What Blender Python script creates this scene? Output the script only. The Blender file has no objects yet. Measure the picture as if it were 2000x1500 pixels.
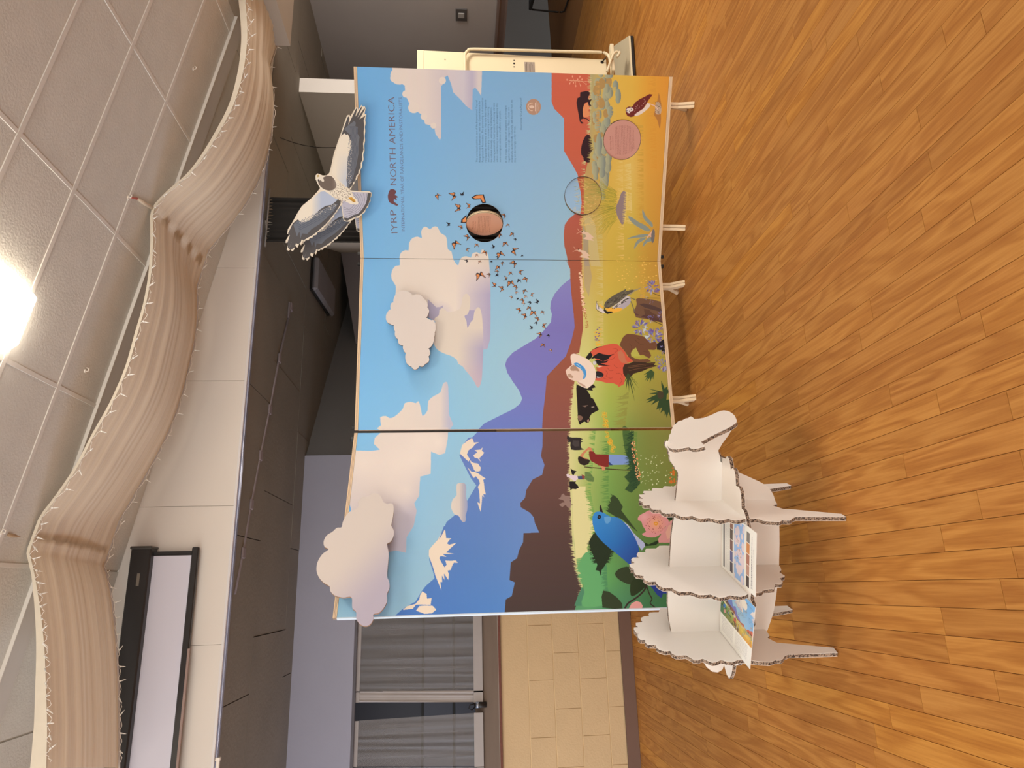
import bpy, bmesh, math, random
import numpy as np
from mathutils import Vector, Matrix
random.seed(7)
rng = np.random.default_rng(7)
D = bpy.data; SC = bpy.context.scene; COL = SC.collection

# ---------------------------------------------------------------- camera
F = 1345.0; CH = 1.5
def _rot(yaw, pit, roll):
    yaw, pit, roll = np.radians([yaw, pit, roll])
    cy, sy = np.cos(yaw), np.sin(yaw); cp, sp = np.cos(pit), np.sin(pit); cr, sr = np.cos(roll), np.sin(roll)
    Ry = np.array([[cy, 0, -sy], [0, 1, 0], [sy, 0, cy]])
    Rp = np.array([[1, 0, 0], [0, cp, -sp], [0, sp, cp]])
    Rr = np.array([[cr, -sr, 0], [sr, cr, 0], [0, 0, 1]])
    return Rr @ Rp @ Ry
MC = _rot(16.54, 4.6, -0.24)
def _w(c):
    v = MC.T @ np.array(c, float); return Vector((v[0], v[2], -v[1]))
cam_d = D.cameras.new('camera'); cam = D.objects.new('camera', cam_d); COL.objects.link(cam)
cx_, cy_, cz_ = _w((0, 1, 0)), _w((1, 0, 0)), -_w((0, 0, 1))       # the phone was held sideways: image right = down
m = Matrix.Identity(4)
for i in range(3):
    m[i][0], m[i][1], m[i][2] = cx_[i], cy_[i], cz_[i]
m[0][3], m[1][3], m[2][3] = 0, 0, CH
cam.matrix_world = m
cam_d.sensor_width = 36; cam_d.sensor_fit = 'HORIZONTAL'; cam_d.lens = F / 2000 * 36
cam_d.clip_start = 0.05; cam_d.clip_end = 60
SC.camera = cam

# ---------------------------------------------------------------- world, lights, exposure
SC.view_settings.view_transform = 'Standard'; SC.view_settings.look = 'None'
SC.view_settings.exposure = 0.0; SC.view_settings.gamma = 1.0; SC.view_settings.use_curve_mapping = False
wd = D.worlds.new('hall_air'); SC.world = wd; wd.use_nodes = True
wd.node_tree.nodes['Background'].inputs[0].default_value = (0.98, 0.93, 0.87, 1)
wd.node_tree.nodes['Background'].inputs[1].default_value = 2.35
LAMP_E = 20.0
LAMPC = (1.0, 0.87, 0.70)
def area(name, loc, rot, sx, sy, power, color):
    l = D.lights.new(name, 'AREA'); l.shape = 'RECTANGLE'; l.size = sx; l.size_y = sy; l.energy = power; l.color = color
    o = D.objects.new(name, l); COL.objects.link(o); o.location = loc; o.rotation_euler = rot; return o
# daylight from the windows of the side room (left, outside the frame)
area('side_room_daylight', (-4.6, 5.4, 1.5), (0, math.radians(-62), 0), 1.6, 1.6, 72, (0.62, 0.72, 1.0))
area('kitchen_fill', (-3.2, 8.2, 2.0), (math.radians(-60), 0, math.radians(-60)), 1.0, 1.0, 16, (0.6, 0.72, 1.0))  # unseen fill light added behind the serving window
area('pier_fill', (4.9, 2.6, 2.5), (math.radians(68), 0, math.radians(14)), 1.0, .8, 75, (1.0, 0.9, 0.8))  # unseen fill light, added to brighten the pier and right wall

# ---------------------------------------------------------------- pixel -> place
C0 = np.array([0, 0, CH])
def ray(x, y):
    w = MC.T @ np.array([(750 - y) / F, (x - 1000) / F, 1.0])
    return np.array([w[0], w[2], -w[1]])
def prj(p):
    d = np.array(p, float) - C0
    c = MC @ np.array([d[0], -d[2], d[1]])
    if c[2] <= 0.05: return None
    return 1000 + F * c[1] / c[2], 1500 - (750 + F * c[0] / c[2])
def onZ(x, y, z): r = ray(x, y); return C0 + r * (z - CH) / r[2]
def onY(x, y, Y): r = ray(x, y); return C0 + r * Y / r[1]
def onX(x, y, X): r = ray(x, y); return C0 + r * X / r[0]
def onC(x, y, off=0.0):                                            # on the sloping hall ceiling
    r = ray(x, y); t = (3.53 - off - CH) / (r[2] + .194 * r[0]); return C0 + t * r
def onP(x, y, A, n):                                               # plane through A with normal n
    r = ray(x, y); t = ((A - C0) @ n) / (r @ n); return C0 + t * r

# ---------------------------------------------------------------- materials
def s2l(v):
    v = np.asarray(v, float) / 255.0
    return np.where(v <= 0.04045, v / 12.92, ((v + 0.055) / 1.055) ** 2.4)
def l2s(v):
    v = np.clip(v, 0, 1); return np.where(v <= 0.0031308, v * 12.92, 1.055 * v ** (1 / 2.4) - 0.055)
GAIN = np.array([0.97, 1.06, 1.18])
def alb(c, f=1.0):
    return tuple(float(x) for x in np.clip(s2l(c) * GAIN * f, 0.002, 0.93))
class NT:
    def __init__(s, name):
        s.m = D.materials.new(name); s.m.use_nodes = True; s.t = s.m.node_tree; s.n = s.t.nodes; s.l = s.t.links
        s.b = s.n['Principled BSDF']
    def add(s, kind, **kw):
        nd = s.n.new(kind)
        for k, v in kw.items():
            if k.startswith('i_'):
                nd.inputs[k[2:].replace('_', ' ')].default_value = v
            else: setattr(nd, k, v)
        return nd
    def link(s, a, b): s.l.new(a, b)
def rgba(c): return (c[0], c[1], c[2], 1)
def mat(name, col, rough=0.6, var=0.06, scale=6, bump=0.0, bscale=60, metal=0.0, stretch=(1, 1, 1), spec=0.4, coord='Object'):
    k = NT(name); b = k.b
    b.inputs['Roughness'].default_value = rough; b.inputs['Metallic'].default_value = metal
    b.inputs['Specular IOR Level'].default_value = spec
    tc = k.add('ShaderNodeTexCoord'); mp = k.add('ShaderNodeMapping'); mp.inputs['Scale'].default_value = stretch
    k.link(tc.outputs[coord], mp.inputs[0])
    nz = k.add('ShaderNodeTexNoise'); nz.inputs['Scale'].default_value = scale; nz.inputs['Detail'].default_value = 4
    k.link(mp.outputs[0], nz.inputs['Vector'])
    mx = k.add('ShaderNodeMix', data_type='RGBA')
    mx.inputs[6].default_value = rgba([max(0, c * (1 - var * 1.6)) for c in col]); mx.inputs[7].default_value = rgba([min(.95, c * (1 + var * 1.6)) for c in col])
    k.link(nz.outputs['Fac'], mx.inputs[0]); k.link(mx.outputs[2], b.inputs['Base Color'])
    if bump:
        n2 = k.add('ShaderNodeTexNoise'); n2.inputs['Scale'].default_value = bscale; n2.inputs['Detail'].default_value = 3
        k.link(mp.outputs[0], n2.inputs['Vector'])
        bp = k.add('ShaderNodeBump'); bp.inputs['Strength'].default_value = bump; bp.inputs['Distance'].default_value = 0.004
        k.link(n2.outputs['Fac'], bp.inputs['Height']); k.link(bp.outputs[0], b.inputs['Normal'])
    return k.m

# ---------------------------------------------------------------- objects
def link(name, me, mats, parent=None):
    o = D.objects.new(name, me); COL.objects.link(o)
    for mm in (mats if isinstance(mats, (list, tuple)) else [mats]):
        if len(me.materials) < (len(mats) if isinstance(mats, (list, tuple)) else 1): me.materials.append(mm)
    if parent is not None: o.parent = parent
    return o
def tag(o, label, cat, group=None):
    o['label'] = label; o['category'] = cat
    if group: o['group'] = group
    return o
def thing(name, label, cat, loc=(0, 0, 0), rz=0, group=None):
    o = D.objects.new(name, None); COL.objects.link(o); o.location = loc; o.rotation_euler = (0, 0, rz)
    o.empty_display_size = 0.05; bpy.context.view_layer.update
    return tag(o, label, cat, group)
def structure(o): o['kind'] = 'structure'; return o
class G:
    """collects faces into one mesh; world coordinates, made local to origin org"""
    def __init__(s): s.v = []; s.f = []; s.mi = []; s.sm = []
    def poly(s, pts, mi=0, smooth=False):
        i = len(s.v); s.v += [tuple(map(float, p)) for p in pts]; s.f.append(list(range(i, i + len(pts)))); s.mi.append(mi); s.sm.append(smooth)
    def box(s, a, b, mi=0):
        (x0, y0, z0), (x1, y1, z1) = np.minimum(a, b), np.maximum(a, b)
        i = len(s.v)
        s.v += [(x0, y0, z0), (x1, y0, z0), (x1, y1, z0), (x0, y1, z0), (x0, y0, z1), (x1, y0, z1), (x1, y1, z1), (x0, y1, z1)]
        for f in ((0, 3, 2, 1), (4, 5, 6, 7), (0, 1, 5, 4), (1, 2, 6, 5), (2, 3, 7, 6), (3, 0, 4, 7)):
            s.f.append([i + q for q in f]); s.mi.append(mi); s.sm.append(False)
        return s
    def prism(s, pts, off, mi=0, mside=None):
        """pts: ordered outline (3-D); extruded by off"""
        pts = [np.array(p, float) for p in pts]; off = np.array(off, float); n = len(pts); i = len(s.v)
        s.v += [tuple(p) for p in pts] + [tuple(p + off) for p in pts]
        s.f.append(list(range(i, i + n))); s.mi.append(mi); s.sm.append(False)
        s.f.append([i + n + q for q in reversed(range(n))]); s.mi.append(mi); s.sm.append(False)
        for q in range(n):
            r = (q + 1) % n
            s.f.append([i + r, i + q, i + n + q, i + n + r]); s.mi.append(mi if mside is None else mside); s.sm.append(False)
        return s
    def tube(s, pts, r, seg=8, mi=0, cap=True):
        pts = [Vector(p) for p in pts]; rings = []
        up = Vector((0, 0, 1))
        for k, p in enumerate(pts):
            d = ((pts[min(k + 1, len(pts) - 1)] - pts[max(k - 1, 0)])).normalized()
            a = d.cross(up)
            if a.length < 0.05: a = d.cross(Vector((1, 0, 0)))
            a.normalize(); b = d.cross(a)
            rr = r[k] if isinstance(r, (list, tuple)) else r
            i = len(s.v)
            s.v += [tuple(p + (a * math.cos(t) + b * math.sin(t)) * rr) for t in [2 * math.pi * j / seg for j in range(seg)]]
            rings.append(i)
        for k in range(len(rings) - 1):
            for j in range(seg):
                s.f.append([rings[k] + j, rings[k] + (j + 1) % seg, rings[k + 1] + (j + 1) % seg, rings[k + 1] + j]); s.mi.append(mi); s.sm.append(True)
        if cap:
            s.f.append([rings[0] + j for j in range(seg)]); s.mi.append(mi); s.sm.append(False)
            s.f.append([rings[-1] + j for j in reversed(range(seg))]); s.mi.append(mi); s.sm.append(False)
        return s
    def mesh(s, name, org=(0, 0, 0), bevel=0.0, fix=True):
        me = D.meshes.new(name); o = np.array(org, float)
        me.from_pydata([tuple(np.array(p) - o) for p in s.v], [], s.f)
        me.polygons.foreach_set('material_index', s.mi); me.polygons.foreach_set('use_smooth', s.sm)
        if fix or bevel:
            bm = bmesh.new(); bm.from_mesh(me)
            if bevel:
                bmesh.ops.remove_doubles(bm, verts=bm.verts, dist=1e-6)
                bmesh.ops.bevel(bm, geom=list(bm.edges), offset=bevel, segments=1, affect='EDGES', clamp_overlap=True)
            bmesh.ops.recalc_face_normals(bm, faces=bm.faces)
            bm.to_mesh(me); bm.free()
        me.update(); return me
    def obj(s, name, mats, parent=None, org=None, bevel=0.0, fix=True):
        if org is None: org = parent.location if parent is not None and parent.parent is None else (0, 0, 0)
        if parent is not None and parent.parent is not None: org = parent.parent.location
        return link(name, s.mesh(name, org, bevel, fix), mats, parent)
def top(g, name, mats, label, cat, org, bevel=0.0, group=None):
    o = link(name, g.mesh(name, org, bevel), mats); o.location = org; return tag(o, label, cat, group)
def smooth_closed(pts, n=6):
    """closed Catmull-Rom through 2-D points"""
    P = np.array(pts, float); N = len(P); out = []
    for i in range(N):
        p0, p1, p2, p3 = P[i - 1], P[i], P[(i + 1) % N], P[(i + 2) % N]
        for k in range(n):
            t = k / n
            out.append(0.5 * ((2 * p1) + (-p0 + p2) * t + (2 * p0 - 5 * p1 + 4 * p2 - p3) * t * t + (-p0 + 3 * p1 - 3 * p2 + p3) * t ** 3))
    return np.array(out)
def smooth_open(pts, n=6):
    P = np.array(pts, float); P = np.vstack([2 * P[0] - P[1], P, 2 * P[-1] - P[-2]]); out = []
    for i in range(1, len(P) - 2):
        p0, p1, p2, p3 = P[i - 1], P[i], P[i + 1], P[i + 2]
        for k in range(n):
            t = k / n
            out.append(0.5 * ((2 * p1) + (-p0 + p2) * t + (2 * p0 - 5 * p1 + 4 * p2 - p3) * t * t + (-p0 + 3 * p1 - 3 * p2 + p3) * t ** 3))
    out.append(P[-2]); return np.array(out)
def lobes(pts, amp=0.28, n=6):
    """closed outline whose every segment bulges outwards as an arc (scallops, cloud puffs)"""
    P = np.array(pts, float); N = len(P); out = []
    area2 = sum(P[i][0] * P[(i + 1) % N][1] - P[(i + 1) % N][0] * P[i][1] for i in range(N))
    sg = 1 if area2 > 0 else -1
    for i in range(N):
        a, b = P[i], P[(i + 1) % N]; d = b - a; nrm = np.array([d[1], -d[0]]) * sg
        for k in range(n):
            t = k / n; out.append(a + d * t + nrm * amp * 4 * t * (1 - t))
    return np.array(out)

# ================================================================ SETTING
# ---- floor of strip planks, running away from the camera
k = NT('oak_strip'); b = k.b
tc = k.add('ShaderNodeTexCoord'); oi = k.add('ShaderNodeObjectInfo'); gm = k.add('ShaderNodeNewGeometry')
rnd = k.add('ShaderNodeMath', operation='ADD'); k.link(oi.outputs['Random'], rnd.inputs[0]); k.link(gm.outputs['Random Per Island'], rnd.inputs[1])
fr = k.add('ShaderNodeMath', operation='FRACT'); k.link(rnd.outputs[0], fr.inputs[0])
off = k.add('ShaderNodeMath', operation='MULTIPLY'); off.inputs[1].default_value = 37.0; k.link(fr.outputs[0], off.inputs[0])
cb = k.add('ShaderNodeCombineXYZ'); k.link(off.outputs[0], cb.inputs[0]); k.link(off.outputs[0], cb.inputs[1]); k.link(off.outputs[0], cb.inputs[2])
va = k.add('ShaderNodeVectorMath', operation='ADD'); k.link(tc.outputs['Object'], va.inputs[0]); k.link(cb.outputs[0], va.inputs[1])
mp = k.add('ShaderNodeMapping'); mp.inputs['Scale'].default_value = (11, 1.3, 1); k.link(va.outputs[0], mp.inputs[0])
# slow wander gives the cathedral figure, fine streaks the pores
n1 = k.add('ShaderNodeTexNoise'); n1.inputs['Scale'].default_value = 0.9; n1.inputs['Detail'].default_value = 2; n1.inputs['Distortion'].default_value = 0.7; k.link(mp.outputs[0], n1.inputs['Vector'])
mul = k.add('ShaderNodeMath', operation='MULTIPLY'); mul.inputs[1].default_value = 34; k.link(n1.outputs['Fac'], mul.inputs[0])
sn = k.add('ShaderNodeMath', operation='SINE'); k.link(mul.outputs[0], sn.inputs[0])
mr = k.add('ShaderNodeMapRange'); mr.inputs['From Min'].default_value = -1; mr.inputs['From Max'].default_value = 1; k.link(sn.outputs[0], mr.inputs['Value'])
mp2 = k.add('ShaderNodeMapping'); mp2.inputs['Scale'].default_value = (130, 4, 1); k.link(va.outputs[0], mp2.inputs[0])
n2 = k.add('ShaderNodeTexNoise'); n2.inputs['Scale'].default_value = 1.0; n2.inputs['Detail'].default_value = 5; n2.inputs['Roughness'].default_value = 0.65; k.link(mp2.outputs[0], n2.inputs['Vector'])
mx1 = k.add('ShaderNodeMath', operation='MULTIPLY_ADD'); mx1.inputs[1].default_value = 0.26; k.link(mr.outputs[0], mx1.inputs[0]); 
hf = k.add('ShaderNodeMath', operation='MULTIPLY'); hf.inputs[1].default_value = 0.74; k.link(n2.outputs['Fac'], hf.inputs[0]); k.link(hf.outputs[0], mx1.inputs[2])
cr = k.add('ShaderNodeValToRGB'); k.link(mx1.outputs[0], cr.inputs[0])
FA = alb((176, 114, 50)); FB = alb((192, 130, 62)); FC = alb((160, 98, 40))
cr.color_ramp.elements[0].position = 0.27; cr.color_ramp.elements[0].color = rgba(FC)
cr.color_ramp.elements[1].position = 0.72; cr.color_ramp.elements[1].color = rgba(FB)
e = cr.color_ramp.elements.new(0.48); e.color = rgba(FA)
# whole-strip tone: golden, honey, brown
tr = k.add('ShaderNodeValToRGB'); k.link(fr.outputs[0], tr.inputs[0]); tr.color_ramp.interpolation = 'CONSTANT'
els = [(0, (1.0, 1.0, 1.0)), (0.3, (0.95, 0.93, 0.92)), (0.5, (1.03, 1.02, 0.98)), (0.70, (1.10, 1.09, 0.90)), (0.78, (0.89, 0.86, 0.84)), (0.86, (0.99, 0.96, 0.95))]
tr.color_ramp.elements[0].color = rgba(els[0][1]); tr.color_ramp.elements[1].position = els[1][0]; tr.color_ramp.elements[1].color = rgba(els[1][1])
for p_, c_ in els[2:]:
    q = tr.color_ramp.elements.new(p_); q.color = rgba(c_)
mm_ = k.add('ShaderNodeMix', data_type='RGBA', blend_type='MULTIPLY'); mm_.inputs[0].default_value = 1.0; mm_.clamp_result = False
k.link(cr.outputs[0], mm_.inputs[6]); k.link(tr.outputs[0], mm_.inputs[7]); k.link(mm_.outputs[2], b.inputs['Base Color'])
b.inputs['Roughness'].default_value = 0.5; b.inputs['Specular IOR Level'].default_value = 0.25
bp = k.add('ShaderNodeBump'); bp.inputs['Strength'].default_value = 0.06; bp.inputs['Distance'].default_value = 0.002
k.link(n2.outputs['Fac'], bp.inputs['Height']); k.link(bp.outputs[0], b.inputs['Normal'])
M_PLANK = k.m
M_GAP = mat('floor_joint', alb((140, 90, 44)), 0.8)
floor = structure(G().box((-6, -5, -0.06), (10.5, 11.5, -0.005)).obj('floor', M_GAP))
PW, PL = 0.0822, 1.014
known = {8: 1.73, 7: 2.195, 6: 1.972, 5: 1.705, 2: 1.893, 1: 2.076, 0: 1.811, -3: 2.155, -4: 1.976, -6: 2.52, 12: 1.67, 13: 1.869, 14: 2.035, 15: 2.80}
def plank_mesh(w, l):
    g = G(); h = 0.005; bv = 0.0006; x0, x1, y0, y1 = 0.0003, w - 0.0003, 0.0003, l - 0.0003
    g.poly([(x0 + bv, y0 + bv, 0), (x1 - bv, y0 + bv, 0), (x1 - bv, y1 - bv, 0), (x0 + bv, y1 - bv, 0)])
    for a, c, a2, c2 in (((x0, y0), (x1, y0), (x0 + bv, y0 + bv), (x1 - bv, y0 + bv)), ((x1, y0), (x1, y1), (x1 - bv, y0 + bv), (x1 - bv, y1 - bv)), ((x1, y1), (x0, y1), (x1 - bv, y1 - bv), (x0 + bv, y1 - bv)), ((x0, y1), (x0, y0), (x0 + bv, y1 - bv), (x0 + bv, y0 + bv))):
        g.poly([(*a, -h), (*c, -h), (*c2, 0), (*a2, 0)])
    return g
pm = plank_mesh(PW, PL).mesh('plank', fix=False); pm.materials.append(M_PLANK)
cand = []
for n in range(-32, 80):
    X = -0.012 + (n - 0) * PW
    ph = known.get(n, 1.5 + random.random() * PL)
    y = ph - PL * math.ceil((ph - 0.2) / PL)
    while y < 11.4:
        vis = False
        for a_ in np.linspace(0, 1, 9):
            q = prj((X + PW / 2, y + PL * a_, 0))
            if q and -30 < q[0] < 2030 and -30 < q[1] < 1530: vis = True
        if X > 5.2 and y < 3: vis = False
        if (X < 1.0 and y > 6.2): vis = False
        if vis: cand.append((math.hypot(X, y + PL / 2), X, y))
        y += PL
cand.sort()
rest = G()
for i, (d_, X, y) in enumerate(cand):
    if i < 298:
        o = D.objects.new('plank', pm); COL.objects.link(o); o.parent = floor; o.location = (X, y, 0)
    else:
        g = plank_mesh(PW, PL); j = len(rest.v)
        rest.v += [(p[0] + X, p[1] + y, p[2]) for p in g.v]; rest.f += [[q + j for q in f] for f in g.f]; rest.mi += g.mi; rest.sm += g.sm
print('planks', len(cand))
if rest.f:
    ro = rest.obj('plank_field', M_PLANK, floor, fix=False); ro['kind'] = 'stuff'

# ---- sloping ceiling of the hall
M_TILE = mat('ceiling_tile', alb((206, 198, 184), 1.0), 0.9, 0.05, 9, 0.5, 95)
M_BATT = mat('ceiling_batten', alb((216, 206, 192), 1.0), 0.7, 0.03, 5)
M_BAND = mat('ceiling_band', alb((198, 188, 176), 1.0), 0.7, 0.03, 3)
def cz(X, off=0): return 3.53 - .194 * X - off
def slab(g, x0, x1, y0, y1, o0, o1, mi=0):
    """slab under the slope between offsets o0 (upper) and o1 (lower)"""
    c = [(x0, y0), (x1, y0), (x1, y1), (x0, y1)]
    g.prism([(x, y, cz(x, o1)) for x, y in c], (0, 0, o1 - o0), mi)
    return g
ceil = structure(slab(G(), -3.6, 3.43, -4.5, 4.38, -0.06, 0.0).obj('ceiling', M_TILE))
tx0, ty0 = 0.157, 3.205
for i in range(-2, 5):
    for j in range(-1, 7):
        x0, x1 = tx0 + .79 * (i) + .006, tx0 + .79 * (i + 1) - .006
        y1 = ty0 - .395 * j - .006; y0 = y1 - .383
        if j == -1: y0, y1 = ty0 + .006, 3.548
        x1 = min(x1, 3.425)
        if x1 - x0 < .1: continue
        q = [prj((x, y, cz(x))) for x in (x0, (x0 + x1) / 2, x1) for y in (y0, y1)]
        if not any(a and -40 < a[0] < 2000 and -40 < a[1] < 1540 for a in q): continue
        slab(G(), x0, x1, y0, y1, 0.0, 0.008).obj('ceiling_tile', M_TILE, ceil)
for j in range(0, 6):
    y = ty0 - .395 * j
    slab(G(), -2.3, 3.42, y - .011, y + .011, 0.0, 0.013).obj('ceiling_batten', M_BATT, ceil)
for i in range(-2, 5):
    x = tx0 + .79 * i
    if x < 3.4: slab(G(), x - .009, x + .009, 1.0, 3.548, 0.0, 0.0115).obj('ceiling_batten', M_BATT, ceil)
slab(G(), -3.0, 3.43, 3.552, 3.672, 0.0, 0.022).obj('ceiling_band', M_BAND, ceil)
slab(G(), -3.0, 3.43, 3.5475, 3.552, 0.0, 0.026).obj('ceiling_batten', mat('white_bead', alb((226, 214, 198)), .5), ceil)
for i in range(-3, 5):
    x0, x1 = tx0 + .79 * i + .005, min(tx0 + .79 * (i + 1) - .005, 3.425)
    if x1 > x0 + .1: slab(G(), x0, x1, 3.674, 4.375, 0.0, 0.006).obj('ceiling_tile', M_TILE, ceil)

# ---- fascia (gable band) between hall and side room
M_FASC = mat('fascia_paint', alb((216, 202, 186), 1.0), 0.55, 0.02, 1.5)
M_DJ = mat('fascia_joint', alb((150, 136, 120)), .8)  # darker tone seen in the joints between fascia panels
fz0 = 2.865
fas = structure(G().prism([(-3.6, 4.388, fz0), (3.43, 4.388, fz0), (3.43, 4.388, fz0 + .0001), (-3.6, 4.388, cz(-3.6))], (0, .10, 0)).obj('wall_fascia', M_DJ))
xs = [-3.6 + .0] + [-2.70 + .8 * i for i in range(0, 8)]
xs = [-3.5, -2.67, -1.87, -1.07, -.27, .53, 1.33, 2.13, 2.93, 3.42]
for a_, b_ in zip(xs[:-1], xs[1:]):
    a2, b2 = a_ + .0012, b_ - .0012
    G().prism([(a2, 4.380, fz0 + .002), (b2, 4.380, fz0 + .002), (b2, 4.380, max(cz(b2) - .001, fz0 + .004)), (a2, 4.380, cz(a2) - .001)], (0, .008, 0)).obj('fascia_panel', M_FASC, fas)
structure(G().box((-3.6, 4.372, fz0 - .014), (3.43, 4.388, fz0 + .0)).obj('trim_1', mat('white_trim', alb((214, 204, 196)), .35, .02), None))
structure(G().box((-3.6, 4.395, fz0 - .022), (3.43, 4.42, fz0 - .001)).obj('trim_2', mat('pale_metal', alb((190, 190, 205)), .25, .02, metal=.6), None))

# ---- flat dark ceiling of the side room, in panels
M_DARK = mat('stained_panel', alb((152, 142, 126), .68), .85, .10, 2.2, .5, 40)
anx = structure(G().box((-6, 4.40, fz0 + .02), (9.8, 11.4, fz0 + .08)).obj('ceiling_annex', mat('dark_joint', alb((60, 50, 42)), .9)))
yy = [4.41, 5.02, 5.92, 6.82, 7.72, 8.62]
for r_ in range(len(yy) - 1):
    for i in range(-3, 8):
        x0 = -.62 + i * .98 + (0.35 if r_ % 2 else 0); x1 = x0 + .98
        zz = fz0 + random.choice((0, 0, .003, -.003))
        G().box((x0 + .003, yy[r_] + .003, zz), (x1 - .003, yy[r_ + 1] - .003, fz0 + .02)).obj('ceiling_panel', M_DARK, anx)
# pale strip of old adhesive / cable duct with clips
pts = [onZ(x, y, fz0 - .004) for x, y in ((568, 600), (545, 700), (526, 800), (508, 890), (490, 985), (474, 1080), (458, 1160))]
M_PALE = mat('cable_duct', alb((142, 128, 126), .95), .6, .12, 12)
g = G(); g.tube(pts, .009, 6); duct = tag(link('cable_duct', g.mesh('cable_duct'), M_PALE), 'thin pale cable duct with clips running along dark side room ceiling', 'cable duct')
for p in pts[:6]:
    G().box((p[0] - .035, p[1] - .03, fz0 - .016), (p[0] + .035, p[1] + .03, fz0)).obj('duct_clip', M_PALE, duct, org=(0, 0, 0), bevel=.006)
q = onZ(565, 595, fz0 - .004); G().box((q[0] - .12, q[1] - .012, fz0 - .012), (q[0] + .02, q[1] + .012, fz0)).obj('duct_clip', M_PALE, duct, org=(0, 0, 0))

# ---- back wall with the curtained serving window
M_LAV = mat('grey_wall_paint', alb((160, 156, 164), 1.0), .75, .04, 2, .25, 30)
wb = structure(G().box((-4.5, 6.24, 2.366), (1.19, 6.36, fz0 + .02)).obj('wall_back', M_LAV))
M_MORT = mat('block_mortar', alb((232, 200, 150)), .85, .05, 8)
M_BLK = mat('painted_block', alb((206, 172, 126)), .6, .04, 4, .55, 70)
wl = structure(G().box((-4.5, 6.246, 0), (1.19, 6.40, 1.15)).obj('wall_left', M_MORT))
for c, (z0, z1) in enumerate(((.104, .237), (.237, .467), (.467, .690), (.690, .905))):
    ofs = (-.314 if c % 2 == 1 else -.541)
    for i in range(-4, 4):
        x0 = ofs + .438 * i; x1 = x0 + .438
        if x0 < -2.2 or x0 > 1.0: continue
        x1 = min(x1, 1.18)
        G().box((x0 + .0010, 6.24 - random.random() * .0012, z0 + .003), (x1 - .0010, 6.25, z1 - .003)).obj('block', M_BLK, wl, bevel=.0025)
G().box((-4.5, 6.240, .908), (1.18, 6.25, 1.136)).obj('bond_course', M_BLK, wl, bevel=.002)
M_BRN = mat('brown_base', alb((112, 82, 66)), .5, .05, 5)
structure(G().box((-4.5, 6.222, 0), (1.19, 6.246, .104)).obj('baseboard_left', M_BRN, None, bevel=.002))
# sill: glossy brown board sloping back to the opening
M_SILL = mat('brown_sill', alb((136, 114, 96), 1.0), .22, .06, 3, .1, 30, stretch=(1, 6, 6), spec=.6)
win = structure(G().prism([(-4.5, 6.215, 1.150), (-4.5, 6.215, 1.164), (-4.5, 6.42, 1.352), (-4.5, 6.42, 1.15)], (5.69, 0, 0)).obj('window_1', M_SILL))
M_PEEL = mat('peeling_red_brown', alb((110, 60, 44)), .6, .2, 60)
G().box((-4.5, 6.206, 1.139), (1.19, 6.218, 1.158)).obj('sill_nosing', M_PEEL, win)
g = G(); g.box((-4.5, 6.25, 2.345), (1.19, 6.30, 2.368)); g.obj('window_head', mat('dark_rail', alb((92, 86, 88)), .5), win)
# room beyond the opening
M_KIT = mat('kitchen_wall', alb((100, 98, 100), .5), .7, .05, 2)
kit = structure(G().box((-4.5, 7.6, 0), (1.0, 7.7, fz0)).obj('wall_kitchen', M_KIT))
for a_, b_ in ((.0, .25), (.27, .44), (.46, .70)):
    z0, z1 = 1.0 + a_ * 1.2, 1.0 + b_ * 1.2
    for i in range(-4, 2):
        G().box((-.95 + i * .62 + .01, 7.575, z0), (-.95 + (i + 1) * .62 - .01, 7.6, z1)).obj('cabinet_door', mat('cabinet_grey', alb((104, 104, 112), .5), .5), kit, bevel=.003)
    G().box((-4.4, 7.565, z1), (.9, 7.6, z1 + .024)).obj('shelf_edge', mat('shelf_dark', alb((50, 46, 40), .6), .6), kit)  # dark brown shelf edges between the cabinet rows

# ---- further walls of the side room
M_GW = mat('grey_side_paint', alb((132, 126, 120), .95), .8, .03, 2, .2, 30)
M_MAUVE = mat('mauve_grey_paint', alb((146, 134, 130), 1.0), .8, .03, 2)
M_CREAM = mat('cream_wall_paint', alb((208, 190, 166), .95), .7, .03, 2)
M_TANW = mat('tan_wall_paint', alb((206, 172, 126), 1.1), .7, .04, 4)
def vwall(name, a, b, z0, z1, m_, th=.08):
    a, b = np.array(a, float), np.array(b, float); d = (b - a) / np.linalg.norm(b - a); n = np.array([-d[1], d[0]]) * th
    if n @ a < 0: n = -n
    return structure(G().prism([(*a, z0), (*b, z0), (*b, z1), (*a, z1)], (*n, 0)).obj(name, m_))
vwall('wall_diagonal', (1.19, 6.28), (3.62, 8.27), 0, fz0 + .02, M_GW)
vwall('trim_5', (1.21, 6.262), (3.62, 8.235), 1.12, 1.30, M_SILL, .02)
vwall('wall_dado', (1.20, 6.270), (3.62, 8.255), 0, 1.12, M_TANW, .012)
vwall('wall_far', (2.0, 8.27), (9.6, 8.9), 0, fz0 + .02, M_GW)
vwall('wall_cream', (2.50, 4.55), (3.88, 7.54), 0, fz0 + .01, M_CREAM)
pm1, pm2 = onY(666, 494, 7.54), onY(698, 690, 7.54)
structure(G().prism([(3.9, 7.54, 0), (3.9, 7.54, fz0 + .01), tuple(pm1), tuple(pm2), (pm2[0], 7.54, 0)], (0, .08, 0)).obj('wall_mauve', M_MAUVE))
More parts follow.
